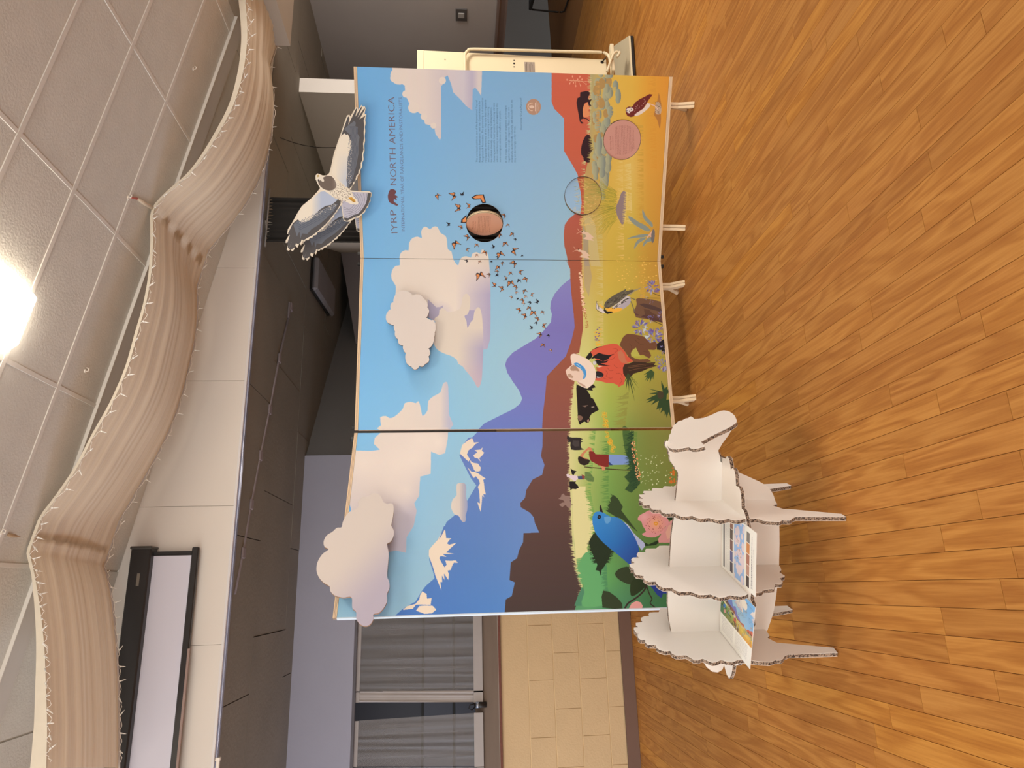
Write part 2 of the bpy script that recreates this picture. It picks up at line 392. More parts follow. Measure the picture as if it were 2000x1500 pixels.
# right wall: plastered upper part on a brown rail, open below
M_RW = mat('right_wall_paint', alb((160, 150, 142), 1.0), .7, .07, 1.3, .15, 30)
wr = structure(G().box((5.37, 2.2, 1.10), (5.47, 11.4, fz0 + .02)).obj('wall_right', M_RW))
M_RAIL = mat('rail_brown', alb((104, 84, 74), .9), .4, .08, 6)
structure(G().prism([(5.37, 2.2, 1.10), (5.345, 2.2, 1.095), (5.335, 2.2, 1.075), (5.345, 2.2, 1.058), (5.345, 2.2, 1.02), (5.33, 2.2, 1.0), (5.47, 2.2, .995), (5.47, 2.2, 1.10)], (0, 9.2, 0)).obj('trim_3', M_RAIL))
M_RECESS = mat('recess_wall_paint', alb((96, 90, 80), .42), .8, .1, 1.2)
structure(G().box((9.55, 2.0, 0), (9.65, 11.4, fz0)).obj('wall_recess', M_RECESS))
structure(G().box((9.535, 2.0, 0), (9.55, 11.4, .09)).obj('baseboard_recess', mat('recess_base', alb((60, 50, 46), .6), .5), None))
# white pier and soffits
M_WHT = mat('white_pier_paint', alb((202, 190, 176), .9), .6, .02, 2)
structure(G().box((4.21, 5.17, 0), (4.355, 8.6, fz0 + .01)).obj('wall_pier', M_WHT))
p1 = onC(521, 96)
X_ = float(p1[0]); pe = onX(567, 90, X_)
structure(G().box((X_, 1.0, float(pe[2])), (X_ + .5, float(pe[1]), fz0 + .14)).obj('trim_4', mat('soffit_paint', alb((176, 160, 142), .95), .7, .03, 3)))
structure(G().box((3.42, -4.5, fz0), (5.6, 4.40, fz0 + .06)).obj('ceiling_side', M_TILE))
# light switch
sw = onX(901, 28, 5.37)
s_ = thing('light_switch', 'dark bezel light switch with pale rocker on grey wall beside doorless opening', 'light switch', tuple(sw))
sx, sy, sz = sw
G().box((sx - .012, sy - .075, sz - .055), (sx, sy + .075, sz + .055)).obj('switch_plate', mat('switch_bezel', alb((86, 80, 76), .8), .4), s_, bevel=.003)
G().box((sx - .020, sy - .030, sz - .03), (sx - .011, sy + .030, sz + .03)).obj('rocker', mat('switch_pale', alb((150, 144, 136)), .4), s_, bevel=.003)
# ================================================================ PRINTED ART (drawn by the script into an in-memory picture)
P1 = np.array([3.013, 3.465]); P2 = np.array([2.038, 4.034]); P3 = np.array([.922, 4.064]); P4 = np.array([-.117, 3.59])
ZT, ZB = 2.106, 0.156
PAN = [(P4, P3), (P3, P2), (P2, P1)]                                # left, middle, right
LEN = [float(np.linalg.norm(b - a)) for a, b in PAN]; S0 = [0, LEN[0], LEN[0] + LEN[1]]; STOT = sum(LEN)
def pan_of(y): return 0 if y > 839 else (1 if y > 506.5 else 2)
def pan_hit(x, y, i, off=0.0):
    a, b = PAN[i]; d = (b - a) / LEN[i]; n = np.array([d[1], -d[0]]); r = ray(x, y)
    A0 = a + n * off; t = (A0 @ n) / (r[:2] @ n); p = C0 + r * t
    return float((p[:2] - A0) @ d), float(p[2])
def pan_pt(i, s, z, off=0.0):
    a, b = PAN[i]; d = (b - a) / LEN[i]; n = np.array([d[1], -d[0]])
    p = a + d * s + n * off; return np.array([p[0], p[1], z])
CR = dict(Z1=(680, 100, 3.125), Z2=(680, 480, 3.0303), Z3=(600, 820, 2.7027), B1=(1080, 130, 7.5), B2=(1080, 320, 7.5), B3=(1080, 510, 8.3333),
          B4=(1080, 640, 7.1423), B5=(1080, 830, 7.6923), B6=(1100, 960, 6.0), B7=(780, 830, 3.8467), BF=(870, 340, 4.1667), K8=(740, 430, 4.5455),
          CL=(600, 940, 5.0), HK=(540, 200, 5.0), FL=(1140, 600, 10.0), P=(0, 0, 1.0))
def ph(c, pts):
    ox, oy, s = CR[c]; return [(ox + a / s, oy + b_ / s) for a, b_ in pts]
class Canvas:
    def __init__(s, w, h, fn, base=(255, 255, 255)):
        s.w, s.h, s.fn = w, h, fn; s.a = np.empty((h, w, 3), np.float32); s.a[:] = base; s.PX = s.PY = None
    def T(s, pts): return np.array([s.fn(x, y) for x, y in pts], float)
    def mask(s, P):
        """P texel polygon -> (y0, x0, bool array)"""
        x0, x1 = int(max(0, math.floor(P[:, 0].min()))), int(min(s.w, math.ceil(P[:, 0].max()) + 1))
        y0, y1 = int(max(0, math.floor(P[:, 1].min()))), int(min(s.h, math.ceil(P[:, 1].max()) + 1))
        if x1 <= x0 or y1 <= y0: return None
        X1, Y1 = P[:, 0], P[:, 1]; X2, Y2 = np.roll(X1, -1), np.roll(Y1, -1)
        m = np.zeros((y1 - y0, x1 - x0), bool)
        for r in range(y0, y1):
            yc = r + .5; q = (Y1 <= yc) != (Y2 <= yc)
            if not q.any(): continue
            xs = np.sort(X1[q] + (yc - Y1[q]) / (Y2[q] - Y1[q]) * (X2[q] - X1[q]))
            for k_ in range(0, len(xs) - 1, 2):
                a_ = max(0, int(math.ceil(xs[k_] - .5 - x0))); b_ = min(x1 - x0, int(math.ceil(xs[k_ + 1] - .5 - x0)))
                if b_ > a_: m[r - y0, a_:b_] = True
        return y0, x0, m
    def put(s, mk, col, al=1.0):
        if mk is None: return
        y0, x0, m = mk; h, w = m.shape; sub = s.a[y0:y0 + h, x0:x0 + w]
        if callable(col):
            px, py = s.PX[y0:y0 + h, x0:x0 + w], s.PY[y0:y0 + h, x0:x0 + w]; c = col(px, py)
            a = al(px, py)[m][:, None] if callable(al) else al
            sub[m] = sub[m] * (1 - a) + c[m] * a
        else:
            if callable(al):
                px, py = s.PX[y0:y0 + h, x0:x0 + w], s.PY[y0:y0 + h, x0:x0 + w]; a = al(px, py)[m][:, None]
            else: a = al
            sub[m] = sub[m] * (1 - a) + np.array(col, np.float32) * a
    def poly(s, c, pts, col, al=1.0, sm=0):
        p = ph(c, pts)
        if sm: p = smooth_closed(p, sm)
        mk = s.mask(s.T(p)); s.put(mk, col, al); return mk
    def stroke(s, c, pts, w, col, al=1.0, sm=0, taper=False):
        p = np.array(ph(c, pts), float)
        if sm: p = smooth_open(p, sm)
        d = np.gradient(p, axis=0); d /= (np.linalg.norm(d, axis=1)[:, None] + 1e-9); nrm = np.stack([-d[:, 1], d[:, 0]], 1)
        ww = np.full(len(p), w / 2.0)
        if taper: ww *= np.linspace(1, .08, len(p))
        q = np.vstack([p + nrm * ww[:, None], (p - nrm * ww[:, None])[::-1]])
        s.put(s.mask(s.T(q)), col, al)
    def soft(s, cx, cy, rx, ry, col, al=.6, clip=None):
        """airbrushed ellipse in photo pixels"""
        y0, x0, m = clip if clip is not None else (0, 0, None)
        if m is None: return
        h, w = m.shape; px, py = s.PX[y0:y0 + h, x0:x0 + w], s.PY[y0:y0 + h, x0:x0 + w]
        r = np.sqrt(((px - cx) / rx) ** 2 + ((py - cy) / ry) ** 2); a = np.clip(1 - r, 0, 1) ** 1.3 * al * m
        sub = s.a[y0:y0 + h, x0:x0 + w]; sub[:] = sub * (1 - a[..., None]) + np.array(col, np.float32) * a[..., None]
    def grass(s, pts, L, col, n, d=(1, 0), jit=.5, w=2.0, seed=1, spread=.35):
        """blades along a path, pointing along photo direction d"""
        R = np.random.default_rng(seed); P = np.array(pts, float); seg = np.linalg.norm(np.diff(P, axis=0), axis=1); cum = np.r_[0, np.cumsum(seg)]
        for t in np.sort(R.random(n)) * cum[-1]:
            i = min(int(np.searchsorted(cum, t, 'right') - 1), len(seg) - 1); f = (t - cum[i]) / seg[i]; q = P[i] + (P[i + 1] - P[i]) * f
            l = L * (1 - jit * R.random()); a = (R.random() - .5) * 2 * spread; c_, s_ = math.cos(a), math.sin(a)
            dx, dy = d[0] * c_ - d[1] * s_, d[0] * s_ + d[1] * c_; tx, ty = q[0] + dx * l, q[1] + dy * l
            px, py = -dy * w / 2, dx * w / 2; bx, by = q[0] - dx * L * .3, q[1] - dy * L * .3
            s.put(s.mask(s.T([(bx + px, by + py), (bx - px, by - py), (tx, ty)])), col)
    def text(s, body, x0, y0, x1, y1, hpx, col, bold=0.0, fit=True):
        """text baseline from photo px (x0,y0) to (x1,y1); hpx = cap height in photo px"""
        T0, T1 = s.T([(x0, y0), (x1, y1)]); ux = T1 - T0; Lw = np.linalg.norm(ux); ux /= Lw; uy = np.array([ux[1], -ux[0]])
        sc = np.linalg.norm(s.T([(x0 - hpx, y0)])[0] - T0) / .70
        tris = text_tris(body, bold); w_ = tris[:, :, 0].max()
        sxx = Lw / w_ if fit else sc
        for t in tris:
            s.put(s.mask(T0 + np.outer(t[:, 0] * sxx, ux) + np.outer(t[:, 1] * sc, uy)), col)
    def image(s, name):
        im = D.images.new(name, s.w, s.h, alpha=False, float_buffer=False)
        lin = s2l(np.clip(s.a, 0, 255)) * GAIN; v = l2s(np.clip(lin, .002, .95))
        buf = np.ones((s.h, s.w, 4), np.float32); buf[:, :, :3] = v[::-1]
        im.pixels.foreach_set(buf.ravel()); im.pack(); return im
_tt = {}
def text_tris(body, bold=0.0):
    if (body, bold) in _tt: return _tt[(body, bold)]
    cu = D.curves.new('t', 'FONT'); cu.body = body; cu.size = 1.0; cu.offset = bold; cu.resolution_u = 2
    o = D.objects.new('t', cu); COL.objects.link(o); bpy.context.view_layer.update()
    me = o.evaluated_get(bpy.context.evaluated_depsgraph_get()).to_mesh(); me.calc_loop_triangles()
    v = np.array([x.co[:2] for x in me.vertices]); t = np.array([[v[i] for i in lt.vertices] for lt in me.loop_triangles])
    o.evaluated_get(bpy.context.evaluated_depsgraph_get()).to_mesh_clear(); D.objects.remove(o); D.curves.remove(cu)
    t[:, :, 0] -= t[:, :, 0].min(); _tt[(body, bold)] = t; return t
def print_mat(name, im, rough=.45):
    k = NT(name); tx = k.add('ShaderNodeTexImage'); tx.image = im; tx.interpolation = 'Cubic'; tx.extension = 'EXTEND'
    k.link(tx.outputs[0], k.b.inputs['Base Color']); k.b.inputs['Roughness'].default_value = rough; k.b.inputs['Specular IOR Level'].default_value = .18
    return k.m
PPM = 900.0
def mfn(x, y):
    i = pan_of(y); s_, z = pan_hit(x, y, i); return (S0[i] + s_) * PPM, (ZT - z) * PPM
W_, H_ = int(STOT * PPM), int((ZT - ZB) * PPM)
C = Canvas(W_, H_, mfn)
# photo coordinates of every texel, for gradients
ss = (np.arange(W_) + .5) / PPM; zz = ZT - (np.arange(H_) + .5) / PPM
C.PX = np.empty((H_, W_), np.float32); C.PY = np.empty((H_, W_), np.float32)
for i in range(3):
    q = (ss >= S0[i]) & (ss <= S0[i] + LEN[i] + .01); a_, b_ = PAN[i]; d_ = (b_ - a_) / LEN[i]
    xw = a_[0] + d_[0] * (ss[q] - S0[i]); yw = a_[1] + d_[1] * (ss[q] - S0[i])
    dx = np.broadcast_to(xw, (H_, q.sum())); dy = np.broadcast_to(yw, (H_, q.sum())); dz = np.broadcast_to((zz - CH)[:, None], (H_, q.sum()))
    c = np.einsum('ij,jab->iab', MC, np.stack([dx, -dz, dy]))
    C.PX[:, q] = 1000 + F * c[1] / c[2]; C.PY[:, q] = 1500 - (750 + F * c[0] / c[2])
def bil(xs, ys, tab):
    """colour table rows = y stops, columns = x stops (photo px)"""
    tab = np.array(tab, np.float32); xs = np.array(xs, float); ys = np.array(ys, float)
    def f(px, py):
        ix = np.clip(np.searchsorted(xs, px) - 1, 0, len(xs) - 2); fx = np.clip((px - xs[ix]) / (xs[ix + 1] - xs[ix]), 0, 1)[..., None]
        iy = np.clip(np.searchsorted(ys, py) - 1, 0, len(ys) - 2); fy = np.clip((py - ys[iy]) / (ys[iy + 1] - ys[iy]), 0, 1)[..., None]
        return (tab[iy, ix] * (1 - fx) + tab[iy, ix + 1] * fx) * (1 - fy) + (tab[iy + 1, ix] * (1 - fx) + tab[iy + 1, ix + 1] * fx) * fy
    return f
def gx(stops):      # gradient along photo x
    xs = [a for a, _ in stops]; cs = np.array([c for _, c in stops], float)
    return lambda px, py: np.stack([np.interp(px, xs, cs[:, k_]) for k_ in range(3)], -1)
def gy(stops):
    xs = [a for a, _ in stops]; cs = np.array([c for _, c in stops], float)
    return lambda px, py: np.stack([np.interp(py, xs, cs[:, k_]) for k_ in range(3)], -1)
allm = (0, 0, np.ones((H_, W_), bool))
C.put(allm, bil([690, 800, 900, 1060, 1140], [130, 300, 500, 700, 840, 1000, 1200], [
    [(112, 174, 222), (118, 172, 216), (124, 172, 211), (130, 172, 205), (135, 172, 200)],
    [(114, 176, 224), (122, 176, 218), (130, 177, 214), (142, 180, 210), (145, 182, 208)],
    [(120, 180, 224), (128, 182, 220), (140, 185, 214), (152, 188, 210), (160, 195, 205)],
    [(120, 180, 224), (128, 184, 222), (148, 192, 214), (165, 198, 206), (168, 198, 205)],
    [(128, 188, 228), (135, 190, 226), (148, 195, 218), (165, 200, 212), (168, 198, 205)],
    [(138, 190, 220), (145, 192, 220), (155, 192, 210), (160, 195, 210), (168, 198, 205)],
    [(150, 190, 208), (150, 188, 205), (160, 188, 200), (160, 195, 210), (168, 198, 205)]]))
CR1, LV = (226, 211, 197), (176, 166, 190)
# clouds of the right panel
C.poly('Z1', [(590, 100), (612, 160), (630, 205), (640, 250), (690, 300), (720, 335), (757, 362), (760, 235), (775, 222), (790, 240), (805, 262), (812, 275), (818, 100)], gx([(865, (212, 198, 196)), (905, (206, 196, 200)), (922, (186, 176, 192)), (935, (216, 203, 196)), (945, (206, 194, 192))]))
pA = np.array([(265, 95), (290, 180), (345, 210), (350, 270), (385, 345), (455, 392), (470, 445), (525, 460), (533, 505), (560, 543), (567, 528), (567, 215), (588, 190), (590, 160), (608, 148), (600, 95)])
C.poly('Z1', pA, gx([(765, (228, 212, 198)), (830, (224, 208, 197)), (862, (210, 196, 194))]))
for a_, b_, r_ in ((282, 165, 26), (352, 262, 22), (400, 345, 34), (462, 400, 20), (520, 455, 18), (575, 180, 22), (312, 150, 55)):
    t_ = np.linspace(0, 2 * math.pi, 22)[:-1]; C.poly('Z1', [(a_ + r_ * math.cos(q), b_ + r_ * math.sin(q)) for q in t_], (226, 210, 197))
# great middle cloud
up = [(150, 630), (148, 580), (112, 520), (116, 450), (150, 405), (186, 400), (183, 330), (198, 288), (235, 266), (264, 268), (268, 205), (298, 160), (345, 147), (382, 160), (374, 110), (390, 70), (420, 58), (452, 82), (482, 60), (520, 60), (548, 115), (592, 140), (606, 190), (612, 258), (645, 280), (656, 335), (680, 380), (705, 402), (718, 355), (745, 326), (782, 322), (818, 333), (828, 300), (868, 284), (900, 300), (914, 262), (950, 276), (966, 305), (976, 345), (988, 520), (992, 720), (990, 1000), (975, 1100), (925, 1150), (700, 1000), (500, 900), (430, 850), (300, 800), (160, 700)]
def upc(px, py):
    c0, c1 = np.array((228, 212, 196.)), np.array((172, 162, 188.))
    t = np.clip((px - 890) / 66, 0, 1) * np.clip((py - 515) / 60, 0, 1) * .95
    t = np.maximum(t, np.clip(1 - np.hypot((px - 858) / 30, (py - 612) / 26), 0, 1) * .5)
    return c0 * (1 - t[..., None]) + c1 * t[..., None]
C.poly('K8', up, upc, sm=2)
C.poly('K8', [(430, 860), (434, 700), (470, 735), (510, 775), (540, 772), (572, 755), (566, 782), (540, 800), (538, 845), (495, 880), (480, 890)], (172, 163, 180))
lo = [(488, 1080), (490, 980), (500, 900), (496, 870), (532, 845), (538, 800), (568, 780), (610, 815), (660, 812), (715, 790), (735, 740), (742, 690), (765, 656), (792, 660), (812, 705), (802, 800), (785, 838), (758, 852), (778, 895), (786, 958), (815, 905), (838, 880), (846, 820), (878, 773), (905, 800), (920, 900), (928, 1100), (920, 1300), (912, 1420), (890, 1484), (868, 1478), (850, 1440), (812, 1385), (770, 1335), (745, 1300), (705, 1275), (690, 1238), (640, 1205), (600, 1192), (540, 1165), (500, 1125)]
C.poly('K8', [(786, 958), (760, 850), (800, 800), (850, 800), (838, 880)], (168, 160, 186))
def loc(px, py):
    c0, c1 = np.array((219, 204, 186.)), np.array((170, 160, 186.)); c2 = np.array((206, 178, 182.))
    t = np.clip((px - 893) / 52, 0, 1) ** 1.2 * np.clip((py - 640) / 40, 0, 1)
    t2 = np.clip((py - 700) / 50, 0, 1)
    c = c0 * (1 - t[..., None]) + c1 * t[..., None]
    return c * (1 - t2[..., None] * .6) + c2 * t2[..., None] * .6
C.poly('K8', lo, loc, sm=2)
# cloud bank crossing the second fold
C.poly('Z2', [(195, 1062), (190, 1015), (225, 1008), (243, 1020), (268, 1015), (300, 990), (325, 962), (335, 932), (372, 924), (400, 932), (418, 920), (432, 972), (441, 1008), (470, 975), (474, 920), (510, 888), (546, 868), (560, 822), (578, 806), (592, 830), (597, 1000), (597, 1095), (195, 1095)], gx([(740, (228, 213, 196)), (860, (222, 207, 196)), (868, (206, 196, 196)), (877, (190, 186, 200))]), sm=2)
bank = [(392, 40), (396, 60), (356, 96), (352, 128), (384, 158), (340, 164), (258, 162), (252, 120), (200, 500), (190, 700), (300, 720), (470, 690), (522, 702), (524, 620), (562, 560), (578, 480), (565, 440), (592, 400), (596, 300), (652, 285), (654, 168), (698, 186), (728, 176), (742, 100), (745, 40)]
def bkc(px, py):
    c0, c1 = np.array((226, 210, 197.)), np.array((170, 163, 184.))
    t = np.clip((py - 900) / 170, 0, 1) * .35 + np.clip((px - 720) / 120, 0, 1) * np.clip((py - 900) / 90, 0, 1) * .5
    t = t + np.clip((px - 852) / 26, 0, 1) * .35
    t = np.clip(t, 0, 1)
    return c0 * (1 - t[..., None]) + c1 * t[..., None]
bm_ = C.poly('Z3', bank, bkc)
for a_, b_, r_, al_ in ((600, 110, 60, .35), (560, 210, 90, .35), (470, 250, 95, .3), (430, 330, 110, .25), (520, 370, 80, .35), (300, 230, 70, .3), (690, 120, 55, .5)):
    C.soft(600 + a_ / 2.7, 820 + b_ / 2.7, r_ / 1.7, r_ / 1.7, (234, 218, 203), min(1, al_ * 2.2), bm_)
C.poly('Z3', [(224, 448), (232, 470), (226, 500), (214, 500)], (120, 176, 222))
# mountains
mt = ph('Z2', [(1330, 195), (1313, 195), (1262, 238), (1222, 285), (1200, 330), (1196, 372), (1206, 405), (1200, 452), (1160, 500), (1110, 550), (1040, 592), (975, 632), (940, 670), (929, 705), (942, 752), (975, 805), (1012, 858), (1030, 905), (1018, 935), (980, 965), (930, 990), (860, 1025), (805, 1052), (768, 1090)]) + \
     ph('Z3', [(905, 57), (872, 92), (850, 96), (818, 138), (804, 188), (832, 245), (862, 305), (893, 347), (850, 418), (820, 470), (780, 502), (735, 540), (712, 600), (678, 645), (645, 690), (645, 742), (664, 800), (672, 836), (625, 878), (604, 905), (572, 960), (530, 982), (500, 1002), (466, 1032), (466, 1080), (1500, 1080)]) + [(1140, 839), (1140, 700)]
C.put(C.mask(C.T(mt)), bil([800, 950, 1060, 1120], [540, 640, 760, 840, 950, 1080, 1200], [
    [(136, 132, 190)] * 4, [(128, 124, 186), (124, 118, 182), (124, 116, 180), (124, 116, 180)], [(120, 126, 190), (118, 122, 188), (122, 120, 186), (122, 120, 186)],
    [(104, 124, 188), (108, 126, 192), (112, 128, 194), (112, 128, 194)], [(90, 122, 184), (100, 130, 190), (112, 138, 192), (112, 138, 192)],
    [(80, 120, 184), (92, 130, 188), (106, 140, 194), (106, 140, 194)], [(76, 120, 188), (82, 130, 194), (92, 140, 198), (92, 140, 198)]]))
SN = (234, 214, 190)
for s_ in ([(545, 100), (520, 112), (472, 150), (455, 215), (500, 258), (520, 275), (530, 258), (508, 222), (520, 190), (550, 170), (570, 145), (600, 130), (560, 132), (553, 108)],
           [(625, 168), (610, 185), (565, 190), (585, 205), (555, 230), (565, 245), (590, 252), (612, 278), (600, 250), (622, 230), (638, 208), (620, 195)],
           [(530, 262), (545, 280), (560, 285), (590, 290), (612, 320), (608, 345), (590, 350), (570, 348), (560, 335), (550, 310), (535, 285)],
           [(510, 315), (540, 350), (565, 352), (590, 362), (615, 380), (648, 402), (630, 412), (636, 440), (640, 480), (650, 522), (630, 520), (638, 545), (622, 528), (620, 570), (612, 655), (598, 620), (586, 580), (606, 590), (600, 500), (590, 465), (605, 440), (598, 415), (575, 385), (560, 398), (545, 380)],
           [(345, 790), (330, 780), (290, 860), (245, 910), (222, 940), (222, 985), (250, 1060), (270, 1130), (290, 1180), (316, 1245), (308, 1180), (322, 1180), (320, 1130), (340, 1165), (335, 1115), (368, 1165), (372, 1120), (362, 1095), (385, 1090), (400, 1050), (410, 1035), (440, 1035), (425, 1018), (380, 1020), (345, 1018), (355, 1050), (340, 1070), (315, 1030), (300, 1000), (310, 985), (355, 992), (325, 970), (412, 968), (350, 958), (430, 885), (375, 900), (358, 890), (375, 865), (392, 852), (352, 850)],
           [(172, 1250), (155, 1280), (150, 1310), (120, 1345), (60, 1360), (25, 1390), (100, 1382), (125, 1350), (170, 1350), (235, 1352), (242, 1300), (208, 1305), (205, 1270)],
           [(125, 1395), (150, 1360), (190, 1356), (250, 1358), (278, 1388), (245, 1415), (190, 1420)]):
    C.poly('B7', s_, SN)
for s_ in ([(350, 765), (335, 760), (296, 865), (320, 825)],):
    C.poly('B7', s_, (86, 122, 186))
mk = C.poly('B7', [(432, 445), (460, 436), (492, 440), (503, 470), (500, 540), (512, 580), (510, 640), (498, 680), (500, 715), (485, 732), (465, 718), (450, 690), (440, 680), (415, 672), (395, 640), (388, 610), (400, 560), (430, 530), (428, 490)], gx([(880, (222, 208, 192)), (897, (214, 200, 188)), (905, (178, 172, 180)), (913, (150, 158, 190))]), sm=2)
# red hills and dark mesas
mesa = ph('Z1', [(1242, 100), (1242, 310), (1258, 352), (1318, 412), (1318, 610), (1345, 655), (1372, 700), (1400, 752), (1416, 830), (1421, 915), (1395, 985), (1345, 1026), (1322, 1060), (1316, 1120), (1320, 1190), (1335, 1250), (1345, 1300)]) + \
       ph('Z2', [(1285, 70), (1314, 138), (1315, 200), (1322, 290), (1334, 395), (1341, 480), (1322, 560), (1288, 655), (1230, 715), (1176, 772), (1166, 890), (1152, 1000), (1148, 1090)]) + \
       ph('Z3', [(1243, 57), (1242, 140), (1234, 190), (1253, 238), (1240, 290), (1190, 315), (1157, 370), (1150, 412), (1124, 440), (1128, 462), (1176, 490), (1196, 515), (1202, 545), (1225, 595), (1142, 598), (1140, 645), (1118, 690), (1108, 730), (1075, 752), (1068, 845), (1096, 858), (1080, 930), (1048, 948), (1040, 1040)]) + [(1160, 1205), (1160, 840), (1160, 500), (1160, 120)]
C.put(C.mask(C.T(mesa)), gy([(140, (204, 98, 72)), (300, (198, 96, 70)), (420, (184, 94, 76)), (500, (170, 92, 68)), (600, (160, 86, 62)), (720, (150, 86, 66)), (835, (140, 82, 72)), (845, (118, 76, 66)), (950, (104, 70, 62)), (1050, (86, 62, 56)), (1190, (72, 56, 52))]))
# ground
GR = bil([1112, 1150, 1190, 1235, 1265, 1310], [140, 230, 330, 450, 540, 620, 700, 800, 850, 950, 1050, 1130, 1190], [
    [(186, 160, 104), (170, 160, 120), (222, 180, 78), (222, 176, 72), (222, 160, 60), (220, 146, 56)],
    [(186, 160, 104), (176, 160, 110), (218, 176, 78), (220, 176, 72), (218, 158, 60), (218, 148, 58)],
    [(186, 150, 95), (190, 156, 96), (218, 176, 78), (222, 186, 96), (218, 160, 66), (214, 148, 58)],
    [(186, 160, 96), (200, 172, 104), (214, 180, 76), (208, 178, 72), (206, 158, 64), (204, 140, 58)],
    [(196, 164, 96), (202, 174, 92), (206, 176, 72), (198, 168, 70), (196, 152, 62), (192, 140, 58)],
    [(205, 190, 120), (205, 190, 110), (192, 172, 72), (186, 166, 66), (186, 158, 64), (186, 150, 62)],
    [(210, 205, 130), (205, 200, 120), (186, 180, 76), (180, 172, 68), (174, 160, 66), (170, 150, 62)],
    [(214, 208, 140), (190, 195, 110), (160, 178, 82), (156, 158, 76), (150, 145, 68), (150, 138, 66)],
    [(214, 208, 140), (196, 200, 120), (140, 170, 82), (128, 146, 74), (130, 138, 66), (132, 130, 64)],
    [(220, 210, 146), (160, 178, 96), (120, 158, 78), (114, 142, 68), (118, 136, 66), (120, 130, 62)],
    [(220, 210, 146), (150, 172, 96), (108, 152, 78), (100, 134, 66), (96, 128, 64), (90, 126, 66)],
    [(110, 150, 96), (110, 160, 90), (96, 156, 88), (82, 130, 80), (76, 124, 74), (70, 120, 72)],
    [(86, 142, 104), (92, 156, 100), (80, 138, 96), (74, 128, 92), (66, 120, 78), (62, 116, 74)]])
g0 = [(1153, 120), (1153, 200), (1152, 300), (1140, 350), (1138, 400), (1137, 470), (1137, 507), (1136, 560), (1138, 610), (1139, 640), (1131, 690), (1124, 730), (1120, 760), (1116, 800), (1114, 838), (1112, 870), (1113, 940), (1115, 1000), (1118, 1060), (1123, 1090), (1128, 1120), (1136, 1145), (1131, 1165), (1123, 1190), (1126, 1205), (1440, 1205), (1400, 1000), (1400, 839), (1400, 506), (1400, 300), (1400, 120)]
C.put(C.mask(C.T(g0)), GR)
C.grass(g0[10:23], 7, (214, 206, 140), 300, (-1, 0), .6, 1.6, 5, .25)
C.grass([(1118, 1060), (1124, 1100), (1134, 1130)], 9, (212, 204, 140), 46, (-1, -.1), .6, 2.0, 6)
# pale strip and green bands of the left panel
C.poly('B6', [(104, -60), (262, -60), (262, 20), (292, 80), (330, 180), (352, 268), (344, 330), (370, 470), (318, 570), (276, 660), (300, 738), (215, 772), (150, 790), (135, 640), (122, 480), (112, 200)], (222, 211, 150))
C.poly('B6', [(225, 760), (300, 700), (420, 760), (470, 880), (480, 1000), (490, 1120), (510, 1240), (500, 1330), (250, 1350), (215, 1300), (245, 1180), (240, 1060), (205, 980), (195, 860)], (100, 166, 104), sm=2)
C.grass(ph('B6', [(480, 780), (490, 900), (492, 1000), (500, 1120), (520, 1240)]), 12, (80, 138, 90), 70, (-1, .1), .5, 2.2, 7)
C.grass(ph('B6', [(215, 800), (205, 900), (215, 1000), (235, 1080)]), 12, (100, 166, 104), 50, (-1, .15), .5, 2.4, 8)
C.poly('B6', [(130, 1340), (180, 1200), (230, 1110), (250, 1180), (215, 1290), (220, 1340)], (78, 132, 98))
C.grass([(1160, 839), (1155, 900), (1150, 960), (1157, 1000), (1162, 1060)], 12, (126, 166, 84), 90, (-1, 0), .5, 2.6, 9)
C.grass([(1186, 850), (1184, 960), (1192, 1040)], 14, (104, 146, 72), 90, (-1, .1), .5, 2.6, 10)
C.grass([(1240, 842), (1236, 960)], 16, (112, 140, 66), 60, (-1, .1), .5, 2.4, 11)
C.grass([(1150, 690), (1140, 760), (1136, 838)], 10, (196, 200, 118), 90, (-1, .2), .5, 2.2, 12)
C.grass([(1222, 770), (1214, 838)], 22, (150, 150, 70), 34, (-1, .25), .4, 3, 13)
for px_, a_, b_, c_, n_, sd in ((1172, 420, 690, (208, 186, 110), 150, 14), (1252, 240, 600, (206, 160, 66), 170, 15), (1276, 150, 330, (216, 152, 58), 90, 16), (1212, 300, 500, (224, 190, 104), 120, 17), (1228, 320, 440, (224, 196, 116), 90, 18)):
    C.grass([(px_, a_), (px_ + 3, b_)], 14, c_, n_, (-1, 0), .5, 1.8, sd)
C.poly('B2', [(430, 560), (470, 900), (520, 1180), (560, 1500), (700, 1500), (640, 1100), (620, 900)], (206, 186, 130), .8)
C.poly('B2', [(440, 900), (520, 1100), (520, 1300), (540, 1500), (470, 1500), (445, 1300)], (164, 150, 134), .7)
C.poly('P', [(1138, 505), (1150, 505), (1156, 540), (1150, 580), (1142, 560)], (168, 150, 136), .5)
C.grass([(1137, 420), (1138, 505), (1139, 600)], 6, (214, 182, 110), 90, (-1, 0), .5, 1.4, 19)
